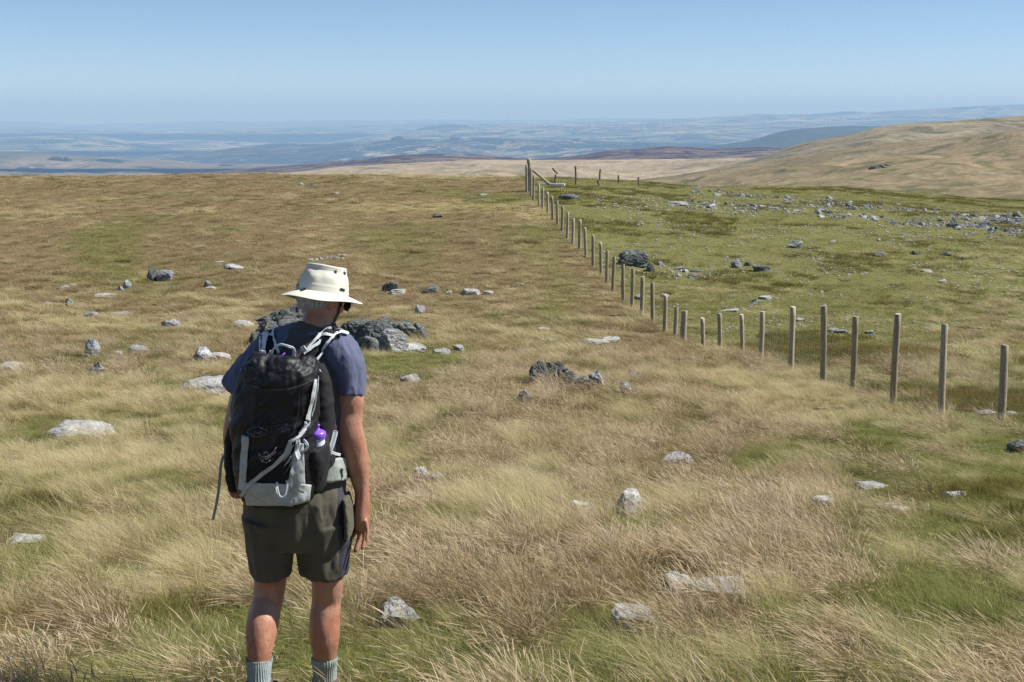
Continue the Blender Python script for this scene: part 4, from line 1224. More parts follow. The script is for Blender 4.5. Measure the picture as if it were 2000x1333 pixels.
# dark green bush by the left slab and a few rich green clumps
def clump(px, py, w, n, coll, sc_, name, label, cat, tint):
    g = ghit(px, py); m = pxm(px, py, g.y)
    a = R.uniform(0, 6.28, n); rr = np.sqrt(R.uniform(size=n)) * w * m / 2
    X = g.x + rr * np.cos(a); Y = g.y + rr * np.sin(a) * .6
    s = np.stack([np.full(n, sc_)] * 2 + [np.full(n, sc_)], -1) * R.uniform(.8, 1.2, (n, 1))
    Z = ground_z(X, Y)
    vs, fs, ts, rs_, off = [], [], [], [], 0
    for i in range(n):
        me0 = coll.objects[i % len(coll.objects)].data
        nv = len(me0.vertices)
        co = np.empty(nv * 3, np.float32); me0.vertices.foreach_get('co', co); co = co.reshape(-1, 3) * s[i]
        a_ = R.uniform(0, 6.28)
        co = np.stack([co[:, 0] * math.cos(a_) - co[:, 1] * math.sin(a_), co[:, 0] * math.sin(a_) + co[:, 1] * math.cos(a_), co[:, 2]], -1) + (X[i], Y[i], Z[i])
        vs.append(co); fs += [tuple(k + off for k in p_.vertices) for p_ in me0.polygons]; off += nv
        q_ = np.empty(nv, np.float32); me0.attributes['blade_t'].data.foreach_get('value', q_); ts.append(q_)
        rs_.append(np.clip(R.uniform(size=nv) * .3 + tint * .7, 0, 1))
    me = mkmesh(name, np.concatenate(vs).tolist(), fs, smooth=False, mats=[coll.objects[0].data.materials[0]])
    a_ = me.attributes.new('blade_t', 'FLOAT', 'POINT'); a_.data.foreach_set('value', np.concatenate(ts))
    a_ = me.attributes.new('blade_r', 'FLOAT', 'POINT'); a_.data.foreach_set('value', np.concatenate(rs_).astype(np.float32))
    tag(link(name, me), label, cat)
clump(26, 692, 62, 26, C_E, 1.5, "bush", "low dark green bush above a pale slab at the left edge", "bush", 0.95)
clump(822, 375, 16, 8, C_EF, 1.6, "rush_clump", "vivid green rush clump on the crest left of the fence", "plant", 1.0)
clump(1028, 475, 30, 10, C_EF, 1.5, "rush_clump", "dark green flat clump on the slope just left of the fence", "plant", 0.9)
clump(815, 493, 20, 8, C_EF, 1.2, "rush_clump", "small bright green tuft above the dark-topped boulder", "plant", 1.0)
clump(242, 512, 22, 8, C_EF, 1.3, "heath_clump", "dark brown heath clump above the boulder pair on the left slope", "plant", 0.2)
# ------------------------------------------------------------------ the hiker
HY = 4.7
def P(px, py, dy=0.0):
    return at(px, py, HY + dy)
def S(px, py, dy=0.0):
    return pxm(px, py, HY + dy)

def catmull(a, n):
    a = np.array(a, float)
    k = len(a)
    out = []
    for i in range(k - 1):
        p0 = a[max(i - 1, 0)]; p1 = a[i]; p2 = a[i + 1]; p3 = a[min(i + 2, k - 1)]
        for j in range(n):
            t = j / n
            out.append(0.5 * ((2 * p1) + (-p0 + p2) * t + (2 * p0 - 5 * p1 + 4 * p2 - p3) * t * t + (-p0 + 3 * p1 - 3 * p2 + p3) * t ** 3))
    out.append(a[-1])
    return np.array(out)

class Mesh:
    def __init__(s): s.v, s.f = [], []
    def tube(s, pts, n=20, sub=4, power=2.0, caps=True):
        """pts: (px, py, dy, rx px, ry px): elliptical sections swept along the limb"""
        a = []
        for (px, py, dy, rx, ry) in pts:
            p = P(px, py, dy); m = S(px, py, dy)
            a.append((p.x, p.y, p.z, rx * m, ry * m))
        a = catmull(a, sub)
        s.ring(a, n, power, caps)
    def ring(s, a, n=20, power=2.0, caps=True, side0=None):
        o = len(s.v)
        K = len(a)
        for k in range(K):
            c = Vector(a[k][:3])
            t = Vector(a[min(k + 1, K - 1)][:3]) - Vector(a[max(k - 1, 0)][:3])
            t.normalize()
            side = t.cross(Vector((0, 1, 0))) if side0 is None else side0 - t * side0.dot(t)
            if side.length < 1e-4: side = Vector((1, 0, 0))
            side.normalize()
            if side0 is None and side.x < 0: side = -side
            dep = side.cross(t).normalized()
            for i in range(n):
                th = i * 2 * math.pi / n
                cx, sx = math.cos(th), math.sin(th)
                ex = 2.0 / power
                cx = math.copysign(abs(cx) ** ex, cx); sx = math.copysign(abs(sx) ** ex, sx)
                s.v.append(c + side * cx * a[k][3] + dep * sx * a[k][4])
        for k in range(K - 1):
            for i in range(n):
                s.f.append((o + k * n + i, o + k * n + (i + 1) % n, o + (k + 1) * n + (i + 1) % n, o + (k + 1) * n + i))
        if caps:
            for k in (0, K - 1):
                c = Vector(a[k][:3]); s.v.append(c); ci = len(s.v) - 1
                for i in range(n): s.f.append((ci, o + k * n + i, o + k * n + (i + 1) % n))
    def ball(s, c, rx, ry, rz, M=None, n=16, m=12):
        o = len(s.v)
        for j in range(m + 1):
            ph = math.pi * j / m
            for i in range(n):
                th = 2 * math.pi * i / n
                d = Vector((rx * math.sin(ph) * math.cos(th), ry * math.sin(ph) * math.sin(th), rz * math.cos(ph)))
                s.v.append(c + (M @ d if M is not None else d))
        for j in range(m):
            for i in range(n): s.f.append((o + j * n + i, o + j * n + (i + 1) % n, o + (j + 1) * n + (i + 1) % n, o + (j + 1) * n + i))

def fuse(name, mb, voxel, mats, smooth_it=4, disp=None, fac=0.5):
    """join overlapping volumes into one continuous skin"""
    me = mkmesh(name, mb.v, mb.f)
    bm = bmesh.new(); bm.from_mesh(me)
    bmesh.ops.remove_doubles(bm, verts=bm.verts[:], dist=1e-6)
    bmesh.ops.recalc_face_normals(bm, faces=bm.faces[:]); bm.to_mesh(me); bm.free()
    o = bpy.data.objects.new("tmp", me); COL.objects.link(o)
    md = o.modifiers.new("r", 'REMESH'); md.mode = 'VOXEL'; md.voxel_size = voxel
    sm = o.modifiers.new("s", 'SMOOTH'); sm.factor = fac; sm.iterations = smooth_it
    dg = bpy.context.evaluated_depsgraph_get()
    me2 = bpy.data.meshes.new_from_object(o.evaluated_get(dg), depsgraph=dg)
    bpy.data.objects.remove(o)
    me2.name = name
    if disp is not None:
        n = len(me2.vertices)
        co = np.empty(n * 3); me2.vertices.foreach_get('co', co); co = co.reshape(-1, 3)
        nr = np.empty(n * 3); me2.vertices.foreach_get('normal', nr); nr = nr.reshape(-1, 3)
        co = co + nr * disp(co)[:, None]
        me2.vertices.foreach_set('co', co.reshape(-1))
        me2.update()
    me2.materials.clear()
    for m in mats: me2.materials.append(m)
    me2.polygons.foreach_set('use_smooth', [True] * len(me2.polygons))
    return me2

def bvh_of(*meshes):
    v, f, o = [], [], 0
    for me in meshes:
        v += [tuple(x.co) for x in me.vertices]; f += [tuple(i + o for i in p.vertices) for p in me.polygons]; o += len(me.vertices)
    return BVHTree.FromPolygons(v, f)

def on(bvh, px, py, off=0.004, fall=0.0):
    d = ray(px, py)
    h = bvh.ray_cast(CAM, d, 20)
    if h[0] is None:
        q = bvh.find_nearest(P(px, py, fall))
        return P(px, py, fall) if q[0] is None else q[0] + q[1] * off
    nrm = h[1] if h[1].dot(d) < 0 else -h[1]
    return h[0] + (nrm * 0.6 - d * 0.4) * off

# --- materials
def skin_mat():
    t = NT("skin"); p = t.pos()
    n1 = t.noise(p, 14, 5, 0.6); n2 = t.noise(p, 90, 4, 0.65)
    v = t.scalevec(p, (160, 160, 420)); n3 = t.noise(v, 1.0, 3, 0.6)
    c = t.ramp(n1, [(0.28, (0.27, 0.100, 0.058)), (0.5, (0.37, 0.165, 0.10)), (0.75, (0.47, 0.24, 0.155))])
    c = t.mix(t.ramp(n2, [(0.45, 0.0), (0.7, 0.5)]), c, (0.30, 0.10, 0.06))
    n0 = t.noise(p, 5.5, 3, 0.6)
    c = t.mix(t.ramp(n0, [(0.42, 0.55), (0.60, 0.0)]), c, (0.45, 0.265, 0.18))
    b = t.principled(c, 0.36, t.math('ADD', n3, n2), 0.35, 0.0025, 0.4)
    b.inputs['Subsurface Weight'].default_value = 0.12
    b.inputs['Subsurface Radius'].default_value = (0.010, 0.004, 0.002)
    b.inputs['Subsurface Scale'].default_value = 0.5
    return t.m
M_skin = skin_mat()
def cloth(name, c, rough=0.85, var=0.15, weave=900, bstr=0.3, sheen=0.0, big=12, spec=0.15):
    t = NT(name); p = t.pos()
    n1 = t.noise(p, big, 5, 0.6); n2 = t.noise(p, weave, 2, 0.6); n3 = t.noise(p, 45, 4, 0.6, 0.5)
    col = t.ramp(n1, [(0.3, [x * (1 - var) for x in c]), (0.7, [min(1, x * (1 + var)) for x in c])])
    b = t.principled(col, rough, t.math('ADD', t.math('MULTIPLY', n2, 0.25), n3), bstr, 0.004, spec)
    if sheen: b.inputs['Sheen Weight'].default_value = sheen
    return t.m
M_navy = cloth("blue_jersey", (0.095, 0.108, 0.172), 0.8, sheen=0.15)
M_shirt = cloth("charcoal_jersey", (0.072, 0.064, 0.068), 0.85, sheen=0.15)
M_short = cloth("olive_cloth", (0.088, 0.080, 0.056), 0.8, sheen=0.1)
M_stripe = cloth("navy_panel", (0.046, 0.047, 0.060), 0.8)
M_hat = cloth("cream_canvas", (0.58, 0.565, 0.475), 0.85, 0.04, 1200, 0.15)
M_hatu = cloth("green_lining", (0.16, 0.19, 0.12), 0.85)
M_black = plain("black_plastic", (0.012, 0.012, 0.014), 0.35, 0.1, 50, 0.0)
def sock_mat():
    t = NT("ribbed_wool"); p = t.pos()
    n = t.noise(p, 70, 4, 0.6); n2 = t.noise(p, 500, 2, 0.5)
    t.principled(t.ramp(n, [(0.3, (0.24, 0.29, 0.285)), (0.7, (0.36, 0.42, 0.41))]), 0.95, n2, 0.4, 0.002, 0.05)
    return t.m
M_sock = sock_mat()
M_boot = plain("brown_leather", (0.085, 0.055, 0.038), 0.6, 0.3, 40, 0.3)
M_sole = plain("boot_sole", (0.02, 0.02, 0.02), 0.8, 0.2, 40, 0.3)
M_hair = plain("silver_hair", (0.42, 0.41, 0.39), 0.5, 0.3, 90, 0.3)

hk = empty("person", (P(578, 1372).x, HY, P(578, 1372).z))
tag(hk, "hiker seen from behind in cream sun hat, blue shirt, olive shorts and grey socks", "person")

# --- body: one continuous skin
B = Mesh()
# legs
B.tube([(618, 985, .06, 44, 44), (630, 1050, .08, 39, 42), (637, 1105, .08, 35, 40), (640, 1140, .09, 31, 35), (638, 1172, .10, 28.5, 31), (635, 1200, .09, 29.5, 33),
        (634, 1228, .08, 30, 35), (634, 1256, .08, 27.5, 31), (634, 1284, .09, 22.5, 25), (635, 1312, .10, 18, 21), (637, 1342, .11, 19, 24)], 24)
B.tube([(540, 985, .06, 44, 44), (533, 1050, .05, 38, 42), (529, 1105, .05, 34, 40), (527, 1140, .05, 31, 35), (523, 1172, .03, 29.5, 32), (516, 1200, -.01, 31, 35),
        (511, 1228, -.05, 31, 36), (508, 1256, -.08, 27.5, 31), (506, 1284, -.10, 22.5, 25), (506, 1315, -.12, 18, 21), (507, 1348, -.13, 19, 24)], 24)
# feet (inside the boots)
for (px, py, dy) in ((637, 1350, .11), (507, 1358, -.13)):
    B.tube([(px, py - 6, dy - .04, 17, 14), (px, py + 2, dy + .06, 19, 13), (px + 2, py + 6, dy + .17, 17, 9)], 14)
# trunk
B.tube([(578, 1010, .06, 72, 44), (577, 940, .07, 80, 46), (580, 850, .08, 76, 48), (585, 760, .10, 78, 46), (596, 700, .13, 72, 38), (608, 668, .14, 44, 32), (616, 640, .15, 31, 31),
        (621, 618, .17, 29, 31), (624, 596, .18, 28, 32)], 26)
# right arm
B.tube([(655, 692, .12, 27, 27), (678, 735, .095, 26, 28), (683, 775, .08, 28.5, 30), (682, 805, .08, 26.5, 28), (681, 828, .07, 26.5, 27), (684, 850, .07, 27, 27), (691, 880, .08, 26.5, 26),
        (698, 912, .09, 23, 23), (704, 942, .10, 17.5, 19), (707, 962, .10, 14.5, 17), (707, 980, .10, 15, 18), (706, 1003, .10, 16, 21), (706, 1024, .10, 15.5, 22), (706, 1034, .10, 12, 19)], 22)
def finger(pts, r):
    B.tube([(a, b, c, r * k, r * k) for (a, b, c), k in zip(pts, (1.0, 1.08, 0.96, 0.98, 0.85, 0.55))], 12, 3)
finger([(700, 1018, .135), (696, 1036, .150), (690, 1046, .155), (685, 1054, .155), (681, 1061, .150), (679.5, 1064, .149)], 5.2)     # index, pointing inwards
finger([(704, 1020, .112), (703, 1042, .118), (701, 1056, .114), (698, 1067, .104), (694.5, 1076, .094), (693.5, 1079, .091)], 5.2)    # middle
finger([(709, 1020, .086), (711, 1040, .086), (711.5, 1053, .080), (710, 1064, .070), (708.5, 1072, .060), (708, 1074.5, .058)], 4.9)  # ring
finger([(713, 1016, .064), (717, 1031, .060), (717.5, 1041, .053), (716.5, 1050, .045), (715, 1057, .038), (714.5, 1059, .036)], 4.3)  # little
B.tube([(699, 985, .125, 8, 9), (693, 1003, .150, 6.8, 7.2), (689, 1020, .165, 5.6, 5.8), (686, 1033, .170, 5.0, 5.0), (684.5, 1040, .170, 3.2, 3.2)], 12, 3)  # thumb
B.ball(P(716, 963, .10), .010, .013, .013)                # wrist bone
B.ball(P(678, 829, .055), .022, .018, .026)               # elbow
# left arm
B.tube([(535, 694, .12, 27, 27), (498, 735, .095, 25, 28), (478, 775, .08, 27, 29), (467, 810, .07, 25, 27), (462, 836, .06, 25, 26), (461, 865, .07, 24, 24),
        (461, 895, .09, 20, 20), (461, 915, .10, 15.5, 16), (460, 930, .11, 15, 18), (459, 948, .12, 15, 21), (460, 958, .13, 12, 19)], 22)
for k, (ox, dy) in enumerate(((-5, .07), (-1, .10), (2, .135), (5, .165))):
    q = [(459 + ox, 948, dy), (457 + ox, 962, dy + .005), (461 + ox, 970, dy + .012), (466 + ox, 970, dy + .01), (469 + ox, 965, dy + .005), (470 + ox, 962, dy)]
    finger(q, 5.0 - .25 * (k == 0))
B.tube([(464, 925, .15, 8, 8), (469, 940, .165, 6.5, 6.5), (472, 953, .17, 5.4, 5.4), (474, 962, .168, 4.8, 4.8), (474.5, 967, .166, 3, 3)], 12, 3)
# head: built in its own frame (right, forward, up), turned right and bowed
yaw, pitch, roll = math.radians(-42), math.radians(20), math.radians(-3)
HM = Matrix.Rotation(yaw, 3, 'Z') @ Matrix.Rotation(-pitch, 3, 'X') @ Matrix.Rotation(roll, 3, 'Y')
HC = P(627, 578, .20)
def hp(x, y, z): return HC + HM @ Vector((x, y, z))
def hball(x, y, z, rx, ry, rz, n=18): B.ball(hp(x, y, z), rx, ry, rz, HM, n)
hball(0, -.008, .018, .076, .097, .098)                     # skull
hball(0, .030, -.045, .062, .064, .075)                     # face
hball(0, .058, -.095, .036, .036, .028)                     # chin
hball(0, .026, -.082, .056, .058, .036)                     # jaw
hball(0, .088, .002, .046, .018, .014)                      # brow
for sx in (-1, 1):
    hball(sx * .042, .070, -.034, .020, .022, .022)         # cheeks
    hball(sx * .078, -.004, -.022, .010, .020, .033)        # ears
    hball(sx * .081, -.010, -.012, .008, .014, .018)
hball(0, .104, -.022, .013, .020, .026); hball(0, .114, -.036, .015, .014, .011)   # nose
hball(0, .094, -0.060, .024, .012, .006); hball(0, .092, -.076, .020, .012, .007)   # lips
bo = [None]
body_me = fuse("body", B, 0.0048, [M_skin], 5, lambda co: .0022 * fbm(co[:, 0] / .05, co[:, 1] / .05, co[:, 2] / .09, 3, 61) + .0008 * fbm(co[:, 0] / .012, co[:, 1] / .012, co[:, 2] / .02, 2, 62))
body = link("body", body_me, hk)
BB = bvh_of(body_me)
# eyes
M_eye = plain("eye_white", (0.7, 0.68, 0.64), 0.3, 0.02, 50, 0.0)
for sx in (-1, 1):
    mb = Mesh(); mb.ball(hp(sx * .031, .080, -.014), .012, .012, .012, HM, 12)
    link("eye", mkmesh("eye", mb.v, mb.f, mats=[M_eye]), hk)

# --- hair: a close shell plus loose locks hanging under the hat
mb = Mesh()
rsx = np.random.RandomState(5)
for k in range(800):
    a = rsx.uniform(-2.75, 0.62)                             # round the back of the head from left to right temple
    x0, y0 = .079 * math.sin(a + math.pi / 2 * 0) , -.100 * math.cos(a)
    ang = math.radians(-140 + 270 * rsx.uniform())           # measured round the crown, 0 = straight back
    sxn, cyn = math.sin(ang), -math.cos(ang)
    if cyn > 0.15: continue
    z0 = rsx.uniform(-.035, .03)
    ln = rsx.uniform(.045, .085) * (1.0 if cyn < -.3 else .6)
    pts = []
    wv1 = rsx.normal()
    for j in range(5):
        u = j / 4
        zz = z0 - ln * u
        rad = 1.0 + .05 * rsx.uniform(.4, 1) + .03 * math.sin(u * 3)
        fall = math.sqrt(max(0.05, 1 - (min(0, zz - .018) / .115) ** 2))
        p = hp(.078 * sxn * rad * fall + .004 * u * wv1 + .003 * math.sin(u * 4 + wv1), -.008 + .099 * cyn * rad * fall, zz)
        pts.append((p.x, p.y, p.z, .0021 * (1 - .75 * u), .0015 * (1 - .75 * u)))
    mb.ring(np.array(pts), 5, caps=False)
hair_me = mkmesh("hair", mb.v, mb.f, mats=[M_hair])
link("hair", hair_me, hk)

# --- shirt
def wr(scale, amp, sx=1, sy=1, sz=1, seed=0):
    def f(co):
        x, y, z = co[:, 0] * sx / scale, co[:, 1] * sy / scale, co[:, 2] * sz / scale
        w = fbm(x, y, z, 3, seed)
        return amp * (1 - 2 * np.abs(w)) + amp * .5 * fbm(x * 2.3, y * 2.3, z * 2.3, 2, seed + 4)
    return f
Sh = Mesh()
Sh.tube([(577, 966, .07, 95, 60), (577, 940, .07, 97, 61), (580, 860, .08, 93, 62), (585, 770, .10, 97, 60), (594, 705, .13, 96, 52), (603, 672, .14, 68, 44), (611, 648, .15, 41, 37), (614, 637, .155, 34.5, 34)], 30)
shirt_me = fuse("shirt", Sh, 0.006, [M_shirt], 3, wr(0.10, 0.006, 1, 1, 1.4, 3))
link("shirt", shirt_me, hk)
Sl = Mesh()
Sl.tube([(630, 648, .15, 20, 28), (646, 668, .14, 32, 40), (667, 696, .12, 38, 44), (680, 724, .10, 33, 39), (682, 752, .09, 31, 36), (681, 768, .085, 30.5, 35)], 26)
sleeve_r = fuse("sleeve", Sl, 0.005, [M_navy], 3, wr(0.07, 0.0065, 1.5, 1, 0.6, 6))
Sl = Mesh()
Sl.tube([(590, 648, .15, 20, 28), (560, 668, .14, 33, 40), (526, 697, .12, 40, 46), (497, 724, .10, 38, 42), (474, 750, .085, 35, 38), (460, 766, .08, 33, 36)], 26)
sleeve_l = fuse("sleeve", Sl, 0.005, [M_navy], 3, wr(0.08, 0.007, 1.6, 1, 0.6, 9))
Sl = Mesh()
a = []
for i in range(29):
    th = i / 28 * 2 * math.pi
    c = P(614.5, 640, .155)
    a.append((c.x + .077 * math.cos(th), c.y + .078 * math.sin(th), c.z + .012 * math.sin(th) + .004 * math.cos(th), .009, .013))
Sl.ring(np.array(a), 8, caps=False, side0=None)
collar_me = mkmesh("collar", Sl.v, Sl.f, mats=[M_navy])
shirt_o = [o for o in hk.children if o.name.startswith("shirt")][0]
def sub(name, me, par, lab=None):
    o = link(name, me); o.parent = par
    o.matrix_parent_inverse = (Matrix.Translation(-hk.location) if par.parent is hk else Matrix.Translation(-par.location)) if par.parent is not None else Matrix.Translation(-par.location)
    # parts keep world coordinates: undo the whole chain
    bpy.context.view_layer.update()
    o.matrix_parent_inverse = par.matrix_world.inverted()
    if lab: o["label"] = lab
    return o
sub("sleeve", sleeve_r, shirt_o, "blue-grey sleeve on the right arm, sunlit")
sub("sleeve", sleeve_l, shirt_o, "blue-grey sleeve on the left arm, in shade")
sub("collar", collar_me, shirt_o)

# --- shorts
So = Mesh()
So.tube([(577, 948, .07, 93, 62), (577, 975, .06, 98, 68), (578, 1010, .06, 99, 70), (578, 1040, .06, 93, 66), (577, 1060, .06, 80, 56)], 30)
So.tube([(533, 1010, .05, 57, 64), (530, 1060, .05, 46, 56), (528.5, 1095, .05, 38.5, 50), (528, 1119, .05, 36.5, 47)], 26)
So.tube([(628, 1010, .07, 57, 64), (631, 1060, .08, 51, 58), (632, 1090, .08, 46, 53), (632, 1115, .085, 44.5, 49)], 26)
shorts_me = fuse("shorts", So, 0.006, [M_short, M_stripe], 3, wr(0.12, 0.010, 1.5, 1, 0.6, 12))
# navy side panel: faces on the right flank
mi = []
for pgn in shorts_me.polygons:
    c = pgn.center
    u, w = proj(c.x, c.y, c.z)
    on_side = (u > 661 + 0.02 * (w - 1040)) and pgn.normal.x > 0.15 and pgn.normal.y < 0.75 and w > 955
    mi.append(1 if on_side else 0)
shorts_me.polygons.foreach_set('material_index', mi)
shorts_o = link("shorts", shorts_me, hk)
SB = bvh_of(shorts_me)
# patch pocket on the right hip
def patch_mesh(name, bvh, quad, nu, nv, off, mats, thick=0.004, fall=0.0, wob=0.0, seed=1, edge=None):
    """cloth patch lying on a body: corners in photo pixels (tl, tr, br, bl)"""
    (ax, ay), (bx, by), (cx, cy), (dx, dy) = quad
    rs = np.random.RandomState(seed)
    G = np.zeros((nv, nu, 3))
    Nn = []
    for j in range(nv):
        v = j / (nv - 1)
        for i in range(nu):
            u = i / (nu - 1)
            px = (ax * (1 - u) + bx * u) * (1 - v) + (dx * (1 - u) + cx * u) * v
            py = (ay * (1 - u) + by * u) * (1 - v) + (dy * (1 - u) + cy * u) * v
            G[j, i] = on(bvh, px, py, off, fall)[:]
    if wob: G[:, :, 1] -= wob * (1 - 2 * np.abs(fbm(G[:, :, 0] / .05, G[:, :, 1] / .05, G[:, :, 2] / .07, 3, seed)))
    # even out jumps where the ray slips past an edge
    med = np.median(G[:, :, 1]); G[:, :, 1] = np.clip(G[:, :, 1], med - .14, med + .14)
    # give it thickness: a back layer pushed away from the camera, closed round the rim
    back = G + np.array([0, thick, 0])
    v = np.concatenate([G.reshape(-1, 3), back.reshape(-1, 3)]).tolist()
    n0 = nu * nv
    f = []
    for j in range(nv - 1):
        for i in range(nu - 1):
            a, b, c, d = j * nu + i, j * nu + i + 1, (j + 1) * nu + i + 1, (j + 1) * nu + i
            f.append((a, d, c, b)); f.append((n0 + a, n0 + b, n0 + c, n0 + d))
    rim = [(0, i) for i in range(nu)] + [(j, nu - 1) for j in range(1, nv)] + [(nv - 1, i) for i in range(nu - 2, -1, -1)] + [(j, 0) for j in range(nv - 2, 0, -1)]
    for k in range(len(rim)):
        a = rim[k][0] * nu + rim[k][1]; b = rim[(k + 1) % len(rim)][0] * nu + rim[(k + 1) % len(rim)][1]
        f.append((a, b, n0 + b, n0 + a))
    me = mkmesh(name, v, f, mats=mats)
    return me
pk = Mesh()
pk.tube([(677, 968, .05, 6, 34), (681, 1000, .05, 8, 40), (682, 1028, .05, 8.5, 40), (680, 1046, .05, 5, 34)], 14)
sub("pocket", fuse("pocket", pk, 0.004, [M_short], 2, wr(0.05, 0.003, seed=3)), shorts_o)

# --- socks, boots
def ribs(me, cx, cy, n=34, amp=0.0014):
    nv = len(me.vertices); co = np.empty(nv * 3); me.vertices.foreach_get('co', co); co = co.reshape(-1, 3)
    th = np.arctan2(co[:, 1] - cy, co[:, 0] - cx)
    k = 1 + amp / 0.045 * np.sign(np.sin(th * n)) * np.abs(np.sin(th * n)) ** .5
    co[:, 0] = cx + (co[:, 0] - cx) * k; co[:, 1] = cy + (co[:, 1] - cy) * k
    me.vertices.foreach_set('co', co.reshape(-1)); me.update()
for (pts, lab) in (([(633.5, 1284, .09, 24.5, 27), (633.5, 1288, .09, 25.2, 27.5), (634, 1300, .095, 23.5, 26), (635, 1320, .10, 22, 25), (637, 1345, .11, 23, 28)], "right"),
                   ([(506, 1285, -.10, 24.8, 27), (506, 1290, -.10, 25.4, 27.5), (506, 1304, -.11, 23.5, 26), (506, 1325, -.12, 22, 25), (507, 1352, -.13, 23, 28)], "left")):
    mb = Mesh(); mb.tube(pts, 136, 8, caps=True)
    me = mkmesh("sock", mb.v, mb.f, mats=[M_sock])
    ribs(me, sum(v[0] for v in mb.v) / len(mb.v), sum(v[1] for v in mb.v) / len(mb.v))
    link("sock", me, hk)
for (px, py, dy) in ((638, 1372, .11), (507, 1380, -.13)):
    mb = Mesh()
    mb.tube([(px - 1, py - 49, dy, 27, 32), (px - 1, py - 40, dy, 28, 33), (px, py - 24, dy + .01, 26, 36), (px, py - 6, dy + .03, 27, 44), (px, py - 1, dy + .03, 27, 46)], 22, caps=True)
    mb.tube([(px, py - 16, dy - .03, 26, 17), (px + 1, py - 15, dy + .07, 25, 17), (px + 2, py - 10, dy + .15, 25, 12), (px + 2, py - 8, dy + .20, 19, 8)], 18)
    bme = fuse("boot", mb, 0.006, [M_boot], 3)
    bo_ = link("boot", bme, hk)
    sl = Mesh()
    z = P(px, py, dy).z
    g = []
    c = P(px, py, dy)
    outline = [(-.048, -.095), (-.052, -.03), (-.045, .06), (-.054, .13), (-.043, .195), (-.008, .228), (.032, .212), (.053, .15), (.045, .06), (.052, -.03), (.048, -.095), (0, -.115)]
    for zz in (z - .012, z + .006):
        for (a_, b_) in outline: sl.v.append(Vector((c.x + a_, c.y + b_, zz)))
    n = len(outline)
    for i in range(n): sl.f.append((i, (i + 1) % n, n + (i + 1) % n, n + i))
    sl.f.append(tuple(range(n))[::-1]); sl.f.append(tuple(range(n, 2 * n)))
    sub("sole", mkmesh("sole", sl.v, sl.f, smooth=False, mats=[M_sole]), bo_)
    lc = Mesh()
    for k in range(5):
        q0 = P(px - 10, py - 44 + 5 * k, dy + .07 + .02 * k); q1 = P(px + 11, py - 42 + 5 * k, dy + .07 + .02 * k)
        lc.ring(np.array([(q0.x, q0.y, q0.z, .003, .003), (q1.x, q1.y, q1.z, .003, .003)]), 6)
    sub("lace", mkmesh("lace", lc.v, lc.f, mats=[M_sole]), bo_)

# --- sun hat (in the head's frame, its own extra tilt)
hat = empty("sun_hat", hp(0, 0, .06)); hat.parent = hk
bpy.context.view_layer.update(); hat.matrix_parent_inverse = hk.matrix_world.inverted()
hat["label"] = "cream canvas sun hat with wide drooping brim and dark eyelets"
HT = HM @ Matrix.Rotation(math.radians(5.5), 3, 'X')
HO = P(631, 573, .185)
def hq(r, th, z, ex=1.0): return HO + HT @ Vector((r * math.sin(th) * .93, -r * math.cos(th) * ex, z))
def lathe(prof, n=72, fn=None):
    v, f = [], []
    for k, (r, z) in enumerate(prof):
        for i in range(n):
            th = i * 2 * math.pi / n
            rr, zz = (r, z) if fn is None else fn(r, z, th, k)
            v.append(hq(rr, th, zz, 1.08))
    for k in range(len(prof) - 1):
        for i in range(n): f.append((k * n + i, k * n + (i + 1) % n, (k + 1) * n + (i + 1) % n, (k + 1) * n + i))
    return v, f
def crown_fn(r, z, th, k):
    dent = 0.0
    if 0.045 < z < 0.10:
        dent = .011 * math.exp(-((z - .088) / .012) ** 2) * max(0, math.cos(th - .25)) + +.006 * float(noise3(math.sin(th) * 2.2, math.cos(th) * 2.2, z * 22, 3)) + .003 * math.sin(6 * th + z * 60) * math.exp(-((z - .08) / .02) ** 2)
    return r - dent, z + .0025 * float(noise3(math.sin(th) * 2, math.cos(th) * 2, 1.0 + z * 8, 5))
prof = [(.1005, -.010), (.1005, 0.0), (.0998, .010), (.0985, .020), (.0990, .024), (.0975, .027), (.0965, .035), (.0945, .050), (.0915, .065), (.0875, .080), (.0835, .092), (.0800, .102), (.0795, .107), (.0765, .1095), (.0700, .108), (.0500, .1075), (.0250, .1075), (.0020, .1075)]
v, f = lathe(prof, 72, crown_fn)
f.append(tuple(range(17 * 72, 18 * 72)))
crown_me = mkmesh("crown", v, f, mats=[M_hat])
def brim_fn(r, z, th, k):
    back = (math.cos(th) + 1) / 2
    t_ = (r - .099) / 0.060
    droop = -(.012 + .016 * back) * t_ ** 1.2 - .010 * abs(math.sin(th)) * t_ - .004 * math.sin(2.0 * th + .7) * t_
    return r, z + droop + .002 * math.sin(5 * th) * t_
bp = [(.099, .0)] + [(.099 + 0.060 * k / 9, .0) for k in range(1, 10)] + [(.1605, -.001), (.159, -.0035)] + [(.099 + 0.060 * k / 9, -.0035) for k in range(8, -1, -1)]
v, f = lathe(bp, 96, brim_fn)
brim_me = mkmesh("brim", v, f, mats=[M_hat, M_hatu])
brim_me.polygons.foreach_set('material_index', [0] * (12 * 96) + [1] * (len(f) - 12 * 96))
sub("crown", crown_me, hat); sub("brim", brim_me, hat)
CB = bvh_of(crown_me, brim_me)
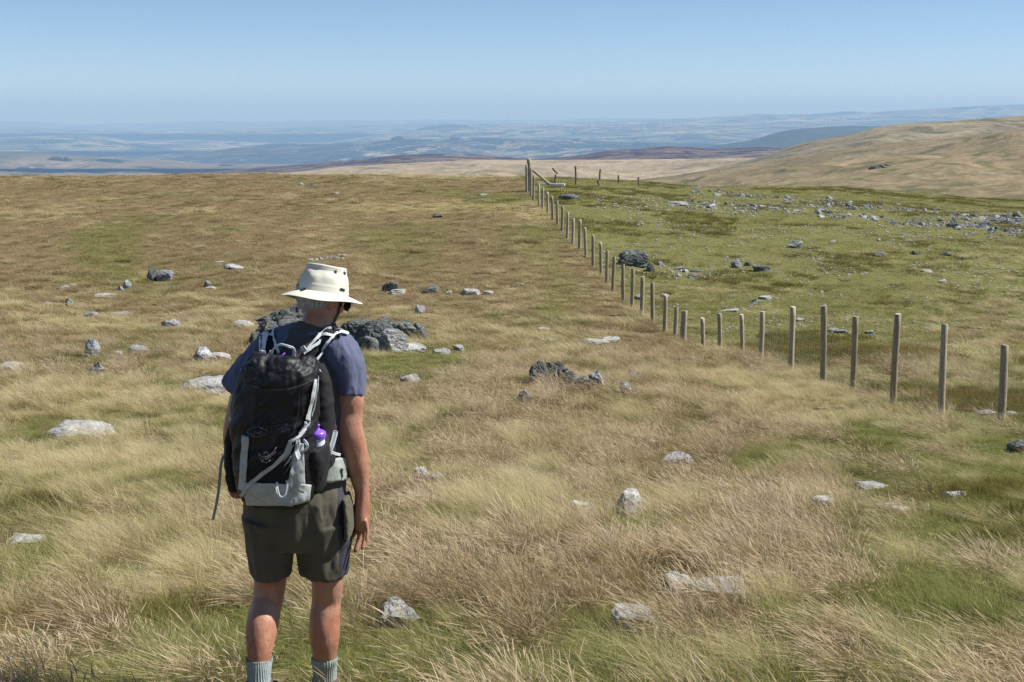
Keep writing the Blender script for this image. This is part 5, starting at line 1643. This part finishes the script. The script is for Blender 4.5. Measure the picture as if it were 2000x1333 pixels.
def disc(center, normal, r, name, mat, thick=0.003, n=18, inner=0.0):
    z = normal.normalized(); x = z.orthogonal().normalized(); y = z.cross(x)
    v, f = [], []
    for (rr, h) in ((r, 0), (r, thick), (r * .75, thick * 1.5), (r * .45, thick * .7), (.0001, thick * .6)):
        for i in range(n):
            th = i * 2 * math.pi / n
            v.append(center + x * rr * math.cos(th) + y * rr * math.sin(th) + z * h)
    for k in range(4):
        for i in range(n): f.append((k * n + i, k * n + (i + 1) % n, (k + 1) * n + (i + 1) % n, (k + 1) * n + i))
    return mkmesh(name, v, f, mats=[mat])
for (px, py) in ((655, 531.5), (672.5, 534)):
    h = CB.ray_cast(CAM, ray(px, py), 20)
    if h[0] is not None:
        nn = h[1] if h[1].dot(ray(px, py)) < 0 else -h[1]
        sub("eyelet", disc(h[0], nn, .0068, "eyelet", M_black), hat)
def ribbon(name, bvh, line, width, mats, off=0.005, thick=0.0025, step=5, fall=0.0, free=False):
    """webbing laid over a body along photo pixels; line points (px, py) or (px, py, dy) when free"""
    pts = []
    ln = [np.array(p, float) for p in line]
    a = catmull(np.array(ln), step)
    C_, W_ = [], []
    for k in range(len(a)):
        t = a[min(k + 1, len(a) - 1)][:2] - a[max(k - 1, 0)][:2]
        t = t / (np.linalg.norm(t) + 1e-9); nrm = np.array([-t[1], t[0]]) * width / 2
        row = []
        for s_ in (-1, -.33, .33, 1):
            q = a[k][:2] + nrm * s_
            row.append(P(q[0], q[1], a[k][2]) if free else on(bvh, q[0], q[1], off, fall))
        C_.append(row)
    G = np.array([[list(q) for q in row] for row in C_])
    if not free:
        yv = np.median(G[:, :, 1], 1)
        for k in range(len(G)): G[k, :, 1] = np.clip(G[k, :, 1], yv[k] - .012, yv[k] + .012)
        for it in range(2):
            G[1:-1, :, 1] = (G[:-2, :, 1] + 2 * G[1:-1, :, 1] + G[2:, :, 1]) / 4
        G[:, :, 1] -= 0.001
    nv, nu = G.shape[:2]
    back = G + np.array([0, thick, 0])
    v = np.concatenate([G.reshape(-1, 3), back.reshape(-1, 3)]).tolist(); n0 = nu * nv
    f = []
    for j in range(nv - 1):
        for i in range(nu - 1):
            p, q, r_, s_ = j * nu + i, j * nu + i + 1, (j + 1) * nu + i + 1, (j + 1) * nu + i
            f.append((p, q, r_, s_)); f.append((n0 + s_, n0 + r_, n0 + q, n0 + p))
        for i in (0, nu - 1):
            f.append((j * nu + i, (j + 1) * nu + i, n0 + (j + 1) * nu + i, n0 + j * nu + i))
    for j in (0, nv - 1):
        for i in range(nu - 1): f.append((j * nu + i, j * nu + i + 1, n0 + j * nu + i + 1, n0 + j * nu + i))
    return mkmesh(name, v, f, mats=mats)
sub("brim_clip", ribbon("brim_clip", CB, [(664, 565), (669, 566.5), (673, 568)], 4.5, [M_black], .003), hat)
sub("brim_clip", ribbon("brim_clip", CB, [(587, 568), (592, 566.5), (597, 565)], 3.5, [M_black], .003), hat)
HB = bvh_of(body_me, hair_me)
sub("chin_strap", ribbon("chin_strap", HB, [(668, 584), (664, 598), (659, 614), (653, 630), (648, 641)], 4.0, [M_black], .006), hat)
# --- sunglasses
M_lens = plain("amber_lens", (0.10, 0.045, 0.012), 0.12, 0.05, 50, 0.0, spec=0.6)
sg = empty("sunglasses", hp(0, .10, -.01)); sg.parent = hk
bpy.context.view_layer.update(); sg.matrix_parent_inverse = hk.matrix_world.inverted()
sg["label"] = "amber-lensed sunglasses seen past the cheek"
for sx in (-1, 1):
    v, f = [], []
    for (dy_, k) in ((0, 1), (.0025, 1)):
        for i in range(16):
            th = i * 2 * math.pi / 16
            v.append(hp(sx * (.034 + .028 * math.cos(th)), .121 + dy_ - .010 * (math.cos(th) > .5), -.014 + .021 * math.sin(th)))
    for i in range(16): f.append((i, (i + 1) % 16, 16 + (i + 1) % 16, 16 + i))
    f.append(tuple(range(16))); f.append(tuple(range(31, 15, -1)))
    sub("lens", mkmesh("lens", v, f, smooth=False, mats=[M_lens]), sg)
mb = Mesh()
def hl(*pts):
    a = [(*hp(*p), .0018, .0024) for p in pts]
    mb.ring(np.array(a), 8)
hl((-.064, .115, .002), (-.034, .123, .008), (0, .126, 0), (.034, .123, .008), (.064, .115, .002), (.078, .085, 0), (.084, .03, -.002), (.083, -.005, -.010))
hl((-.064, .115, .002), (-.078, .085, 0), (-.084, .03, -.002), (-.083, -.005, -.010))
sub("frame", mkmesh("frame", mb.v, mb.f, mats=[M_black]), sg)
# ------------------------------------------------------------------ the backpack
def nylon(name, c, rough=0.42):
    t = NT(name); p = t.pos()
    n1 = t.noise(p, 30, 5, 0.6, 0.6); n2 = t.noise(p, 900, 2, 0.6)
    col = t.ramp(n1, [(0.3, [x * .8 for x in c]), (0.7, [x * 1.25 for x in c])])
    t.principled(col, t.ramp(n1, [(0.3, rough), (0.7, rough + .18)]), t.math('ADD', n1, t.math('MULTIPLY', n2, 0.15)), 0.5, 0.006, 0.35)
    return t.m
M_nyl = nylon("black_nylon", (0.008, 0.0083, 0.011), 0.40)
M_mesh = nylon("black_stretch", (0.010, 0.010, 0.011), 0.75)
M_grey = nylon("grey_fabric", (0.36, 0.385, 0.375), 0.6)
M_belt = nylon("sage_fabric", (0.30, 0.34, 0.29), 0.65)
M_web = plain("pale_webbing", (0.62, 0.64, 0.66), 0.75, 0.08, 200, 0.2)
M_webd = plain("grey_webbing", (0.24, 0.26, 0.275), 0.75, 0.08, 200, 0.2)
M_purple = plain("purple_plastic", (0.22, 0.085, 0.58), 0.35, 0.06, 40, 0.0, spec=0.5)
M_milk = plain("milky_plastic", (0.60, 0.64, 0.68), 0.3, 0.05, 40, 0.0, spec=0.5)
M_thread = plain("grey_thread", (0.10, 0.10, 0.105), 0.8, 0.05, 100, 0.0)
M_white_thread = plain("white_thread", (0.22, 0.225, 0.24), 0.8, 0.05, 100, 0.0)

bpk = empty("backpack", P(541, 982, -.14))
tag(bpk, "black and grey backpack with pale straps worn by the hiker", "backpack")
bpy.context.view_layer.update()
def part(name, me, lab=None):
    return sub(name, me, bpk, lab)

def folds(co):
    x, y, z = co[:, 0], co[:, 1], co[:, 2]
    d = (x * .75 + z * .66)                                  # creases run up to the right
    e = (-x * .66 + z * .75)
    a = 1 - 2 * np.abs(fbm(e / .055 + .4 * noise3(x / .1, z / .1, 0, 4), d / .26, y / .2, 3, 14))
    b = 1 - 2 * np.abs(fbm(x / .05, y / .07, z / .13, 3, 15))
    c = P(556, 700, -.15)
    top = np.exp(-((z - c.z) / .07) ** 2)
    return .010 * a + .006 * b + top * .012 * fbm(x / .035, y / .05, z / .03, 3, 16)
mb = Mesh()
mb.tube([(541, 971, -.15, 60, 42), (541, 958, -.155, 69, 52), (541, 930, -.16, 73, 56), (537, 880, -.165, 77, 58), (536, 830, -.165, 79, 59), (539, 790, -.16, 78, 57),
         (546, 748, -.15, 73, 50), (551, 724, -.14, 66, 44), (554, 710, -.13, 57, 38)], 36, 5, power=2.7)
main_me = fuse("main_compartment", mb, 0.006, [M_nyl], 3, folds)
part("main_compartment", main_me)
# crumpled drawcord collar and the lid flap over it
mb = Mesh()
mb.tube([(554, 722, -.13, 60, 40), (556, 712, -.125, 58, 38), (557, 703, -.12, 48, 30)], 30, 4, power=2.5)
mb.tube([(592, 728, -.12, 26, 34), (595, 713, -.11, 23, 28), (594, 702, -.10, 16, 18)], 20, 4)
mb.tube([(506, 736, -.14, 26, 34), (505, 722, -.13, 21, 28), (506, 713, -.12, 14, 18)], 20, 4)
coll_me = fuse("collar", mb, 0.005, [M_nyl], 2, lambda co: .012 * (1 - 2 * np.abs(fbm((co[:, 0] - .5 * co[:, 2]) / .035, co[:, 1] / .08, co[:, 2] / .10, 3, 22))))
part("collar", coll_me)
mb = Mesh()
mb.tube([(546, 742, -.20, 64, 40), (545, 731, -.195, 62, 38), (547, 721, -.18, 54, 34)], 30, 4, power=2.6)
mb.tube([(541, 812, -.225, 52, 22), (543, 780, -.22, 60, 28), (545, 745, -.215, 64, 34), (546, 728, -.20, 60, 32)], 30, 4, power=2.4)
lid_me = fuse("lid", mb, 0.0055, [M_nyl], 3, lambda co: folds(co) * 1.2)
part("lid", lid_me)
# lower front pocket
mb = Mesh()
mb.tube([(524, 944, -.235, 42, 20), (527, 915, -.24, 48, 24), (530, 880, -.24, 50, 24), (532, 856, -.235, 46, 18)], 28, 4, power=2.6)
pock_me = fuse("front_pocket", mb, 0.0055, [M_mesh], 3, wr(0.08, 0.004, seed=31))
fpo = part("front_pocket", pock_me)
PB = bvh_of(main_me, lid_me, pock_me, coll_me)
# right side: pocket holding the bottle, harness pad
mb = Mesh()
mb.tube([(613, 944, -.10, 23, 44), (615, 915, -.115, 25, 50), (618, 885, -.135, 24, 52), (617, 862, -.145, 22, 48)], 22, 4, power=2.5)
spk = fuse("side_pocket", mb, 0.0055, [M_mesh], 3, wr(0.07, 0.005, seed=33))
part("side_pocket", spk)
mb = Mesh()
mb.tube([(463, 944, -.06, 13, 40), (459, 905, -.07, 15, 46), (458, 860, -.075, 14, 44), (462, 826, -.08, 10, 34)], 20, 4, power=2.5)
spk2 = fuse("side_pocket", mb, 0.0055, [M_mesh], 3, wr(0.07, 0.005, seed=35))
part("side_pocket", spk2)
mb = Mesh()
mb.tube([(634, 905, -.02, 20, 44), (632, 850, -.02, 22, 34), (632, 790, -.015, 20, 28), (628, 740, -.005, 16, 24), (622, 712, 0, 10, 20)], 22, 4, power=2.4)
bk = fuse("back_panel", mb, 0.0055, [M_mesh], 3, wr(0.07, 0.003, seed=36))
part("back_panel", bk)
PB2 = bvh_of(main_me, lid_me, pock_me, coll_me, spk, spk2, bk)

def panel(name, quad, mats, off=0.006, nu=14, nv=14, wob=0.003, bvh=None, thick=0.005, seed=1, lab=None):
    return part(name, patch_mesh(name, bvh or PB, quad, nu, nv, off, mats, thick, -.2, wob, seed), lab)
panel("base_panel", [(472, 942), (566, 945), (572, 988), (482, 986)], [M_grey], .006, 20, 14, .004, seed=2)
panel("base_panel", [(558, 938), (607, 948), (603, 978), (566, 988)], [M_grey], .006, 14, 12, .004, PB2, seed=3)
panel("side_panel", [(577, 862), (592, 866), (595, 964), (561, 950)], [M_grey], .008, 12, 26, .006, PB2, seed=4)
panel("side_panel", [(473, 850), (487, 854), (480, 962), (467, 956)], [M_grey], .006, 8, 24, .004, PB2, seed=5)
panel("side_panel", [(597, 822), (605, 824), (590, 853), (581, 848)], [M_grey], .008, 6, 10, .004, PB2, seed=6)
# flame-like grey stripes beside the pocket
for q in ([(567, 872), (574, 866), (566, 884), (553, 903)], [(566, 892), (572, 886), (564, 902), (553, 913)], [(567, 905), (572, 899), (560, 918), (551, 933)]):
    panel("stripe", q, [M_grey], .009, 6, 8, 0, PB, .003)
# hip belt
SHB = bvh_of(shirt_me)
SHALL = bvh_of(shirt_me, sleeve_r, sleeve_l)
part("hip_belt", patch_mesh("hip_belt", SHB, [(640, 897), (669, 893), (681, 937), (626, 944)], 14, 10, .022, [M_belt], .012, -.02, .004, 7))
part("hip_belt", patch_mesh("hip_belt", SHB, [(446, 862), (470, 868), (474, 905), (452, 900)], 10, 8, .022, [M_mesh], .012, 0, .003, 8), "black left wing of the hip belt")

# shoulder straps: dark pads with pale piping
def strap(name, line, width, edges):
    o = part(name, ribbon(name, SHALL, line, width, [M_mesh], .012, .012, 7, .0))
    for e in edges:
        sub("piping", ribbon("piping", SHALL, e[0], e[1], [M_web], .0175, .004, 7, .0), o)
    return o
st = strap("shoulder_strap", [(605, 700), (621, 680), (638, 660), (654, 650), (664, 648)], 25,
      [([(595, 689), (608, 673), (624, 656), (636, 646), (646, 643)], 4.2), ([(614, 710), (628, 690), (643, 668), (655, 655), (667, 651), (678, 655)], 4.6), ([(622, 655.5), (637, 655), (653, 659)], 4.5)])
sub("load_lifter", ribbon("load_lifter", SHALL, [(594, 690), (606, 682), (618, 673), (628, 666)], 6.0, [M_web], .022, .003, 6), st)
st2 = strap("shoulder_strap", [(526, 694), (524, 672), (523, 656), (524, 645)], 22,
      [([(510, 690), (509.5, 672), (510, 655), (515, 647)], 3.0), ([(542, 691), (538, 672), (535, 655), (535, 643)], 4.2), ([(511, 657), (523, 656), (536, 658)], 4.0)])
sub("load_lifter", ribbon("load_lifter", SHALL, [(515, 692), (518, 675), (521, 658), (523, 648)], 7.2, [M_web], .022, .003, 6), st2)

def lump(name, px, py, dy, w, h, d, mat, rot=0.0, par=None):
    """small bevelled buckle body with a bar cut through it"""
    bm = bmesh.new()
    m = S(px, py, dy)
    W_, H_ = w * m, h * m
    for (x, z, a, b) in ((0, H_ * .38, W_, H_ * .24), (0, -H_ * .38, W_, H_ * .24), (-W_ * .4, 0, W_ * .2, H_), (W_ * .4, 0, W_ * .2, H_), (0, 0, W_ * .9, H_ * .2)):
        bmesh.ops.create_cube(bm, size=1, matrix=Matrix.Translation((x, 0, z)) @ Matrix.Diagonal((a, d, b, 1)))
    bmesh.ops.transform(bm, matrix=Matrix.Translation(P(px, py, dy)) @ Matrix.Rotation(rot, 4, 'Y'), verts=bm.verts[:])
    me = bpy.data.meshes.new(name); bm.to_mesh(me); bm.free(); me.materials.append(mat)
    return part(name, me) if par is None else sub(name, me, par)
lump("buckle", 513, 691, -.07, 10, 11, .008, M_web, .1)
lump("buckle", 593, 682, -.06, 9, 12, .008, M_web, -.6)
lump("buckle", 546, 703, -.17, 14, 12, .010, M_web, .2)
lump("buckle", 621, 724, -.09, 8, 11, .008, M_web, -.5)
lump("buckle", 573, 854, -.27, 12, 7, .010, M_web, -.3)
# haul loop
part("haul_loop", ribbon("haul_loop", None, [(526, 698, -.10), (529, 690, -.11), (537, 679, -.125), (548, 673.5, -.13), (560, 676, -.13), (570, 679, -.125), (575, 685, -.115), (575, 697, -.10)], 3.8, [M_web], 0, .004, 6, 0, True))
part("loop_end", ribbon("loop_end", None, [(525, 697, -.112), (528, 692, -.114), (530, 686, -.116)], 7.5, [M_web], 0, .005, 4, 0, True))
part("loop_end", ribbon("loop_end", None, [(573, 697, -.108), (574, 691, -.112), (575, 686, -.115)], 6.5, [M_web], 0, .005, 4, 0, True))
part("tab", ribbon("tab", None, [(548, 697, -.175), (553, 693, -.17), (556, 690, -.165)], 2.6, [M_purple], 0, .003, 4, 0, True))
# straps lying on the pack
def web(name, line, w, mat=None, off=.010, par=None):
    me = ribbon(name, PB2, line, w, [mat or M_web], off, .003, 6, -.2)
    return part(name, me) if par is None else sub(name, me, par)
web("compression_strap", [(568, 861), (564, 873), (554, 889), (538, 906), (518, 922), (500, 936), (486, 950), (473, 968)], 7.5, M_grey, .014)
web("compression_strap", [(614, 742), (611, 765), (607, 785), (603, 800), (600, 822)], 6.5, M_grey, .012)
web("compression_strap", [(598, 826), (594, 836), (588, 848), (578, 856), (566, 862)], 7.5, M_web, .014)
web("edge_piping", [(618, 735), (616, 760), (612, 790), (606, 815)], 1.6, M_webd, .016)
web("strap_tail", [(582, 858), (580, 872), (581, 888), (582, 900)], 5.5, M_web, .018)
part("strap_tail", ribbon("strap_tail", None, [(588, 858, -.255), (596, 863, -.27), (600, 870, -.275), (598, 878, -.27), (591, 882, -.26)], 5.0, [M_web], 0, .003, 6, 0, True))
part("gear_loop", ribbon("gear_loop", None, [(541, 942, -.285), (541, 954, -.295), (545, 969, -.30), (552, 972, -.30), (558, 966, -.298), (561, 952, -.29), (562, 938, -.28)], 4.6, [M_web], 0, .003, 6, 0, True))
part("gear_loop", ribbon("gear_loop", None, [(470, 966, -.21), (477, 977, -.24), (487, 981, -.255), (493, 974, -.26), (494, 962, -.26), (491, 952, -.255)], 3.6, [M_grey], 0, .003, 6, 0, True))
part("strap_tail", ribbon("strap_tail", None, [(452, 862, -.06), (446, 876, -.075), (438, 889, -.09), (432, 906, -.095), (429, 935, -.095), (426, 965, -.095), (421, 992, -.09), (415.5, 1016, -.085)], 5.2, [M_webd], 0, .003, 6, 0, True))
part("strap_tail", ribbon("strap_tail", None, [(432, 889, -.09), (445, 889, -.10), (460, 888, -.12), (470, 890, -.14)], 2.0, [M_web], 0, .002, 5, 0, True))
part("strap_tail", ribbon("strap_tail", None, [(456, 838, -.09), (455, 850, -.09), (450, 858, -.085), (444, 866, -.08), (449, 872, -.08), (458, 858, -.09)], 5.5, [M_grey], 0, .003, 5, 0, True))
part("strap_tail", ribbon("strap_tail", None, [(463, 775, -.10), (465, 760, -.11), (468, 748, -.11), (474, 738, -.11)], 6.0, [M_webd], 0, .003, 5, 0, True))
# pale strap down to the hip belt
part("hip_strap", ribbon("hip_strap", None, [(656, 842, -.085), (651, 862, -.095), (644, 883, -.105), (637, 906, -.105)], 9.0, [M_web], 0, .004, 6, 0, True))
part("hip_strap", ribbon("hip_strap", None, [(634, 873, -.12), (642, 880, -.11), (653, 886, -.09), (665, 889, -.07)], 4.5, [M_web], 0, .003, 6, 0, True))
# seams, zip and hood edge of the black body
M_seam = nylon("seam_tape", (0.030, 0.031, 0.035), 0.5)
for ln, w in (([(478, 748), (500, 757), (530, 762), (560, 760), (590, 752), (612, 742)], 2.2), ([(500, 770), (498, 800), (494, 828), (489, 850)], 1.6), ([(586, 764), (583, 795), (579, 822), (573, 845)], 1.6), ([(492, 829), (510, 832), (536, 832), (560, 828)], 1.4)):
    part("seam", ribbon("seam", PB2, ln, w, [M_seam], .007, .002, 6, -.2))
# cords
def cord(name, pts, r=.0019, mat=None):
    a = np.array([(*P(x, y, d), r, r) for (x, y, d) in pts])
    mb = Mesh(); mb.ring(catmull(a, 5), 7)
    return part(name, mkmesh(name, mb.v, mb.f, mats=[mat or M_web]))
cord("cord", [(572, 733, -.262), (576, 728, -.268), (581, 730, -.268), (582, 735, -.265), (579, 737, -.262)])
cord("cord", [(594, 795, -.232), (599, 800, -.236), (603, 806, -.23), (607, 808, -.22), (602, 806, -.232), (596, 803, -.236), (593, 800, -.234)])
cord("cord", [(602, 809, -.22), (603, 817, -.225), (608, 822, -.215), (614, 825, -.20), (617, 828, -.185)])
cord("cord", [(605, 821, -.22), (598, 819, -.23), (593, 816, -.235), (592, 812, -.235), (595, 810, -.232)])
# oval badge and the stitched emblem
def oval(cx, cy, rx, ry, w, mat, a0=0, a1=360, n=26):
    return [(cx + rx * math.cos(math.radians(a0 + (a1 - a0) * k / n)), cy + ry * math.sin(math.radians(a0 + (a1 - a0) * k / n))) for k in range(n + 1)]
def stitch(name, pts, w, mat, off=.006):
    return ribbon(name, PB, pts, w, [mat], off, .0012, 2, -.2)
bd = part("badge", stitch("badge", oval(503, 843.5, 18, 8.2, 1.6, M_thread), 1.5, M_thread, .009))
sub("badge_mark", stitch("badge_mark", [(490, 845), (497, 847.5), (503, 845), (509, 847.5), (516, 844)], 1.1, M_thread, .009), bd)
sub("badge_mark", stitch("badge_mark", [(496, 842), (503, 845), (510, 841)], 1.0, M_thread, .009), bd)
em = part("emblem", stitch("emblem", [(506, 886), (512, 890), (520, 891), (528, 888), (535, 882), (540, 873)], 1.5, M_white_thread, .007))
for k in range(11):
    u = k / 10
    x = 506 + 34 * u; y = 887 + 4.2 * math.sin(u * 3.1) - 13 * max(0, u - .35) ** 1.3
    sub("feather", stitch("feather", [(x, y), (x + 1.0 - 3 * u, y + 4.5), (x + .6 - 6 * u, y + 9 - 2 * u)], 0.9, M_white_thread, .007), em)
sub("feather", stitch("feather", [(509, 897), (515, 902), (522, 903), (528, 899)], 1.1, M_white_thread, .007), em)
sub("feather", stitch("feather", [(516, 886), (519, 882), (523, 886)], 1.0, M_white_thread, .007), em)
# --- water bottle in the side pocket
bt = empty("water_bottle", P(618, 905, -.15))
tag(bt, "white water bottle with purple cap in the backpack's right side pocket", "bottle")
bpy.context.view_layer.update()
bx = (P(621, 822, -.175) - P(622, 905, -.165)).normalized()
bs = bx.cross(Vector((0, 1, 0))).normalized(); bd_ = bs.cross(bx)
base = P(621, 909, -.16)
mpp = S(618, 840, -.15)
def lath(prof, n=26):
    v, f = [], []
    for (r, h) in prof:
        for i in range(n):
            th = i * 2 * math.pi / n
            v.append(base + bx * (h * mpp) + (bs * math.cos(th) + bd_ * math.sin(th)) * (r * mpp))
    K = len(prof)
    for k in range(K - 1):
        for i in range(n): f.append((k * n + i, k * n + (i + 1) % n, (k + 1) * n + (i + 1) % n, (k + 1) * n + i))
    f.append(tuple(range(n))); f.append(tuple(range((K - 1) * n, K * n)))
    return v, f
v, f = lath([(14, 0), (15.5, 4), (15.5, 40), (14.5, 48), (13.5, 54), (13.5, 58)]); sub("bottle_body", mkmesh("bottle_body", v, f, mats=[M_milk]), bt)
v, f = lath([(15.8, 57), (16.4, 58), (16.4, 67), (15.6, 68.5), (13, 70.5), (8, 72.5), (5.2, 73.5)]); sub("cap", mkmesh("cap", v, f, mats=[M_purple]), bt)
v, f = lath([(4.8, 73), (4.4, 76), (3.6, 77), (3.6, 80), (4.8, 80.6), (4.8, 83), (3.6, 84.2)], 18); sub("nozzle", mkmesh("nozzle", v, f, mats=[M_purple]), bt)
# --- small pale-and-blue thing tucked in on the left
M_pale2 = plain("cream_paper", (0.55, 0.55, 0.42), 0.7, 0.1, 80, 0.0)
M_blue2 = plain("blue_paper", (0.10, 0.17, 0.33), 0.7, 0.1, 80, 0.0)
it = empty("pocket_item", P(455, 850, -.09))
tag(it, "small pale and blue object poking out at the backpack's left side", "small item")
bpy.context.view_layer.update()
for (pts, m) in (([(452.5, 830, -.095, 5.2, 5), (452, 822, -.095, 5.2, 5)], M_blue2), ([(452, 822, -.095, 5.3, 5), (451.5, 814, -.095, 5.0, 5)], M_pale2), ([(455, 850, -.09, 3.4, 3.4), (453, 829, -.094, 3.6, 3.6)], M_pale2)):
    mb = Mesh(); mb.tube(pts, 14, 3)
    sub("sleeve", mkmesh("sleeve", mb.v, mb.f, mats=[m]), it)
# ------------------------------------------------------------------ the air
def haze():
    bm = bmesh.new()
    x, y0, y1, z0, z1 = 34000, -500, 37000, CAMZ - 346, CAMZ + 300
    bmesh.ops.create_cube(bm, size=1, matrix=Matrix.Translation((0, (y0 + y1) / 2, (z0 + z1) / 2)) @ Matrix.Diagonal((2 * x, y1 - y0, z1 - z0, 1)))
    me = bpy.data.meshes.new("haze"); bm.to_mesh(me); bm.free()
    m = bpy.data.materials.new("air"); m.use_nodes = True
    t = m.node_tree
    for n in list(t.nodes): t.nodes.remove(n)
    out = t.nodes.new('ShaderNodeOutputMaterial')
    pv = t.nodes.new('ShaderNodeVolumePrincipled')
    pv.inputs['Color'].default_value = (0.38, 0.63, 1.0, 1)
    pv.inputs['Absorption Color'].default_value = (0.27, 0.32, 0.6, 1)
    pv.inputs['Density'].default_value = HAZE
    pv.inputs['Anisotropy'].default_value = 0.0
    t.links.new(pv.outputs[0], out.inputs['Volume'])
    m.cycles.volume_sampling = 'DISTANCE'
    m.cycles.homogeneous_volume = True
    me.materials.append(m)
    tag(link("haze", me), kind='stuff')
HAZE = 1.06e-4
haze()
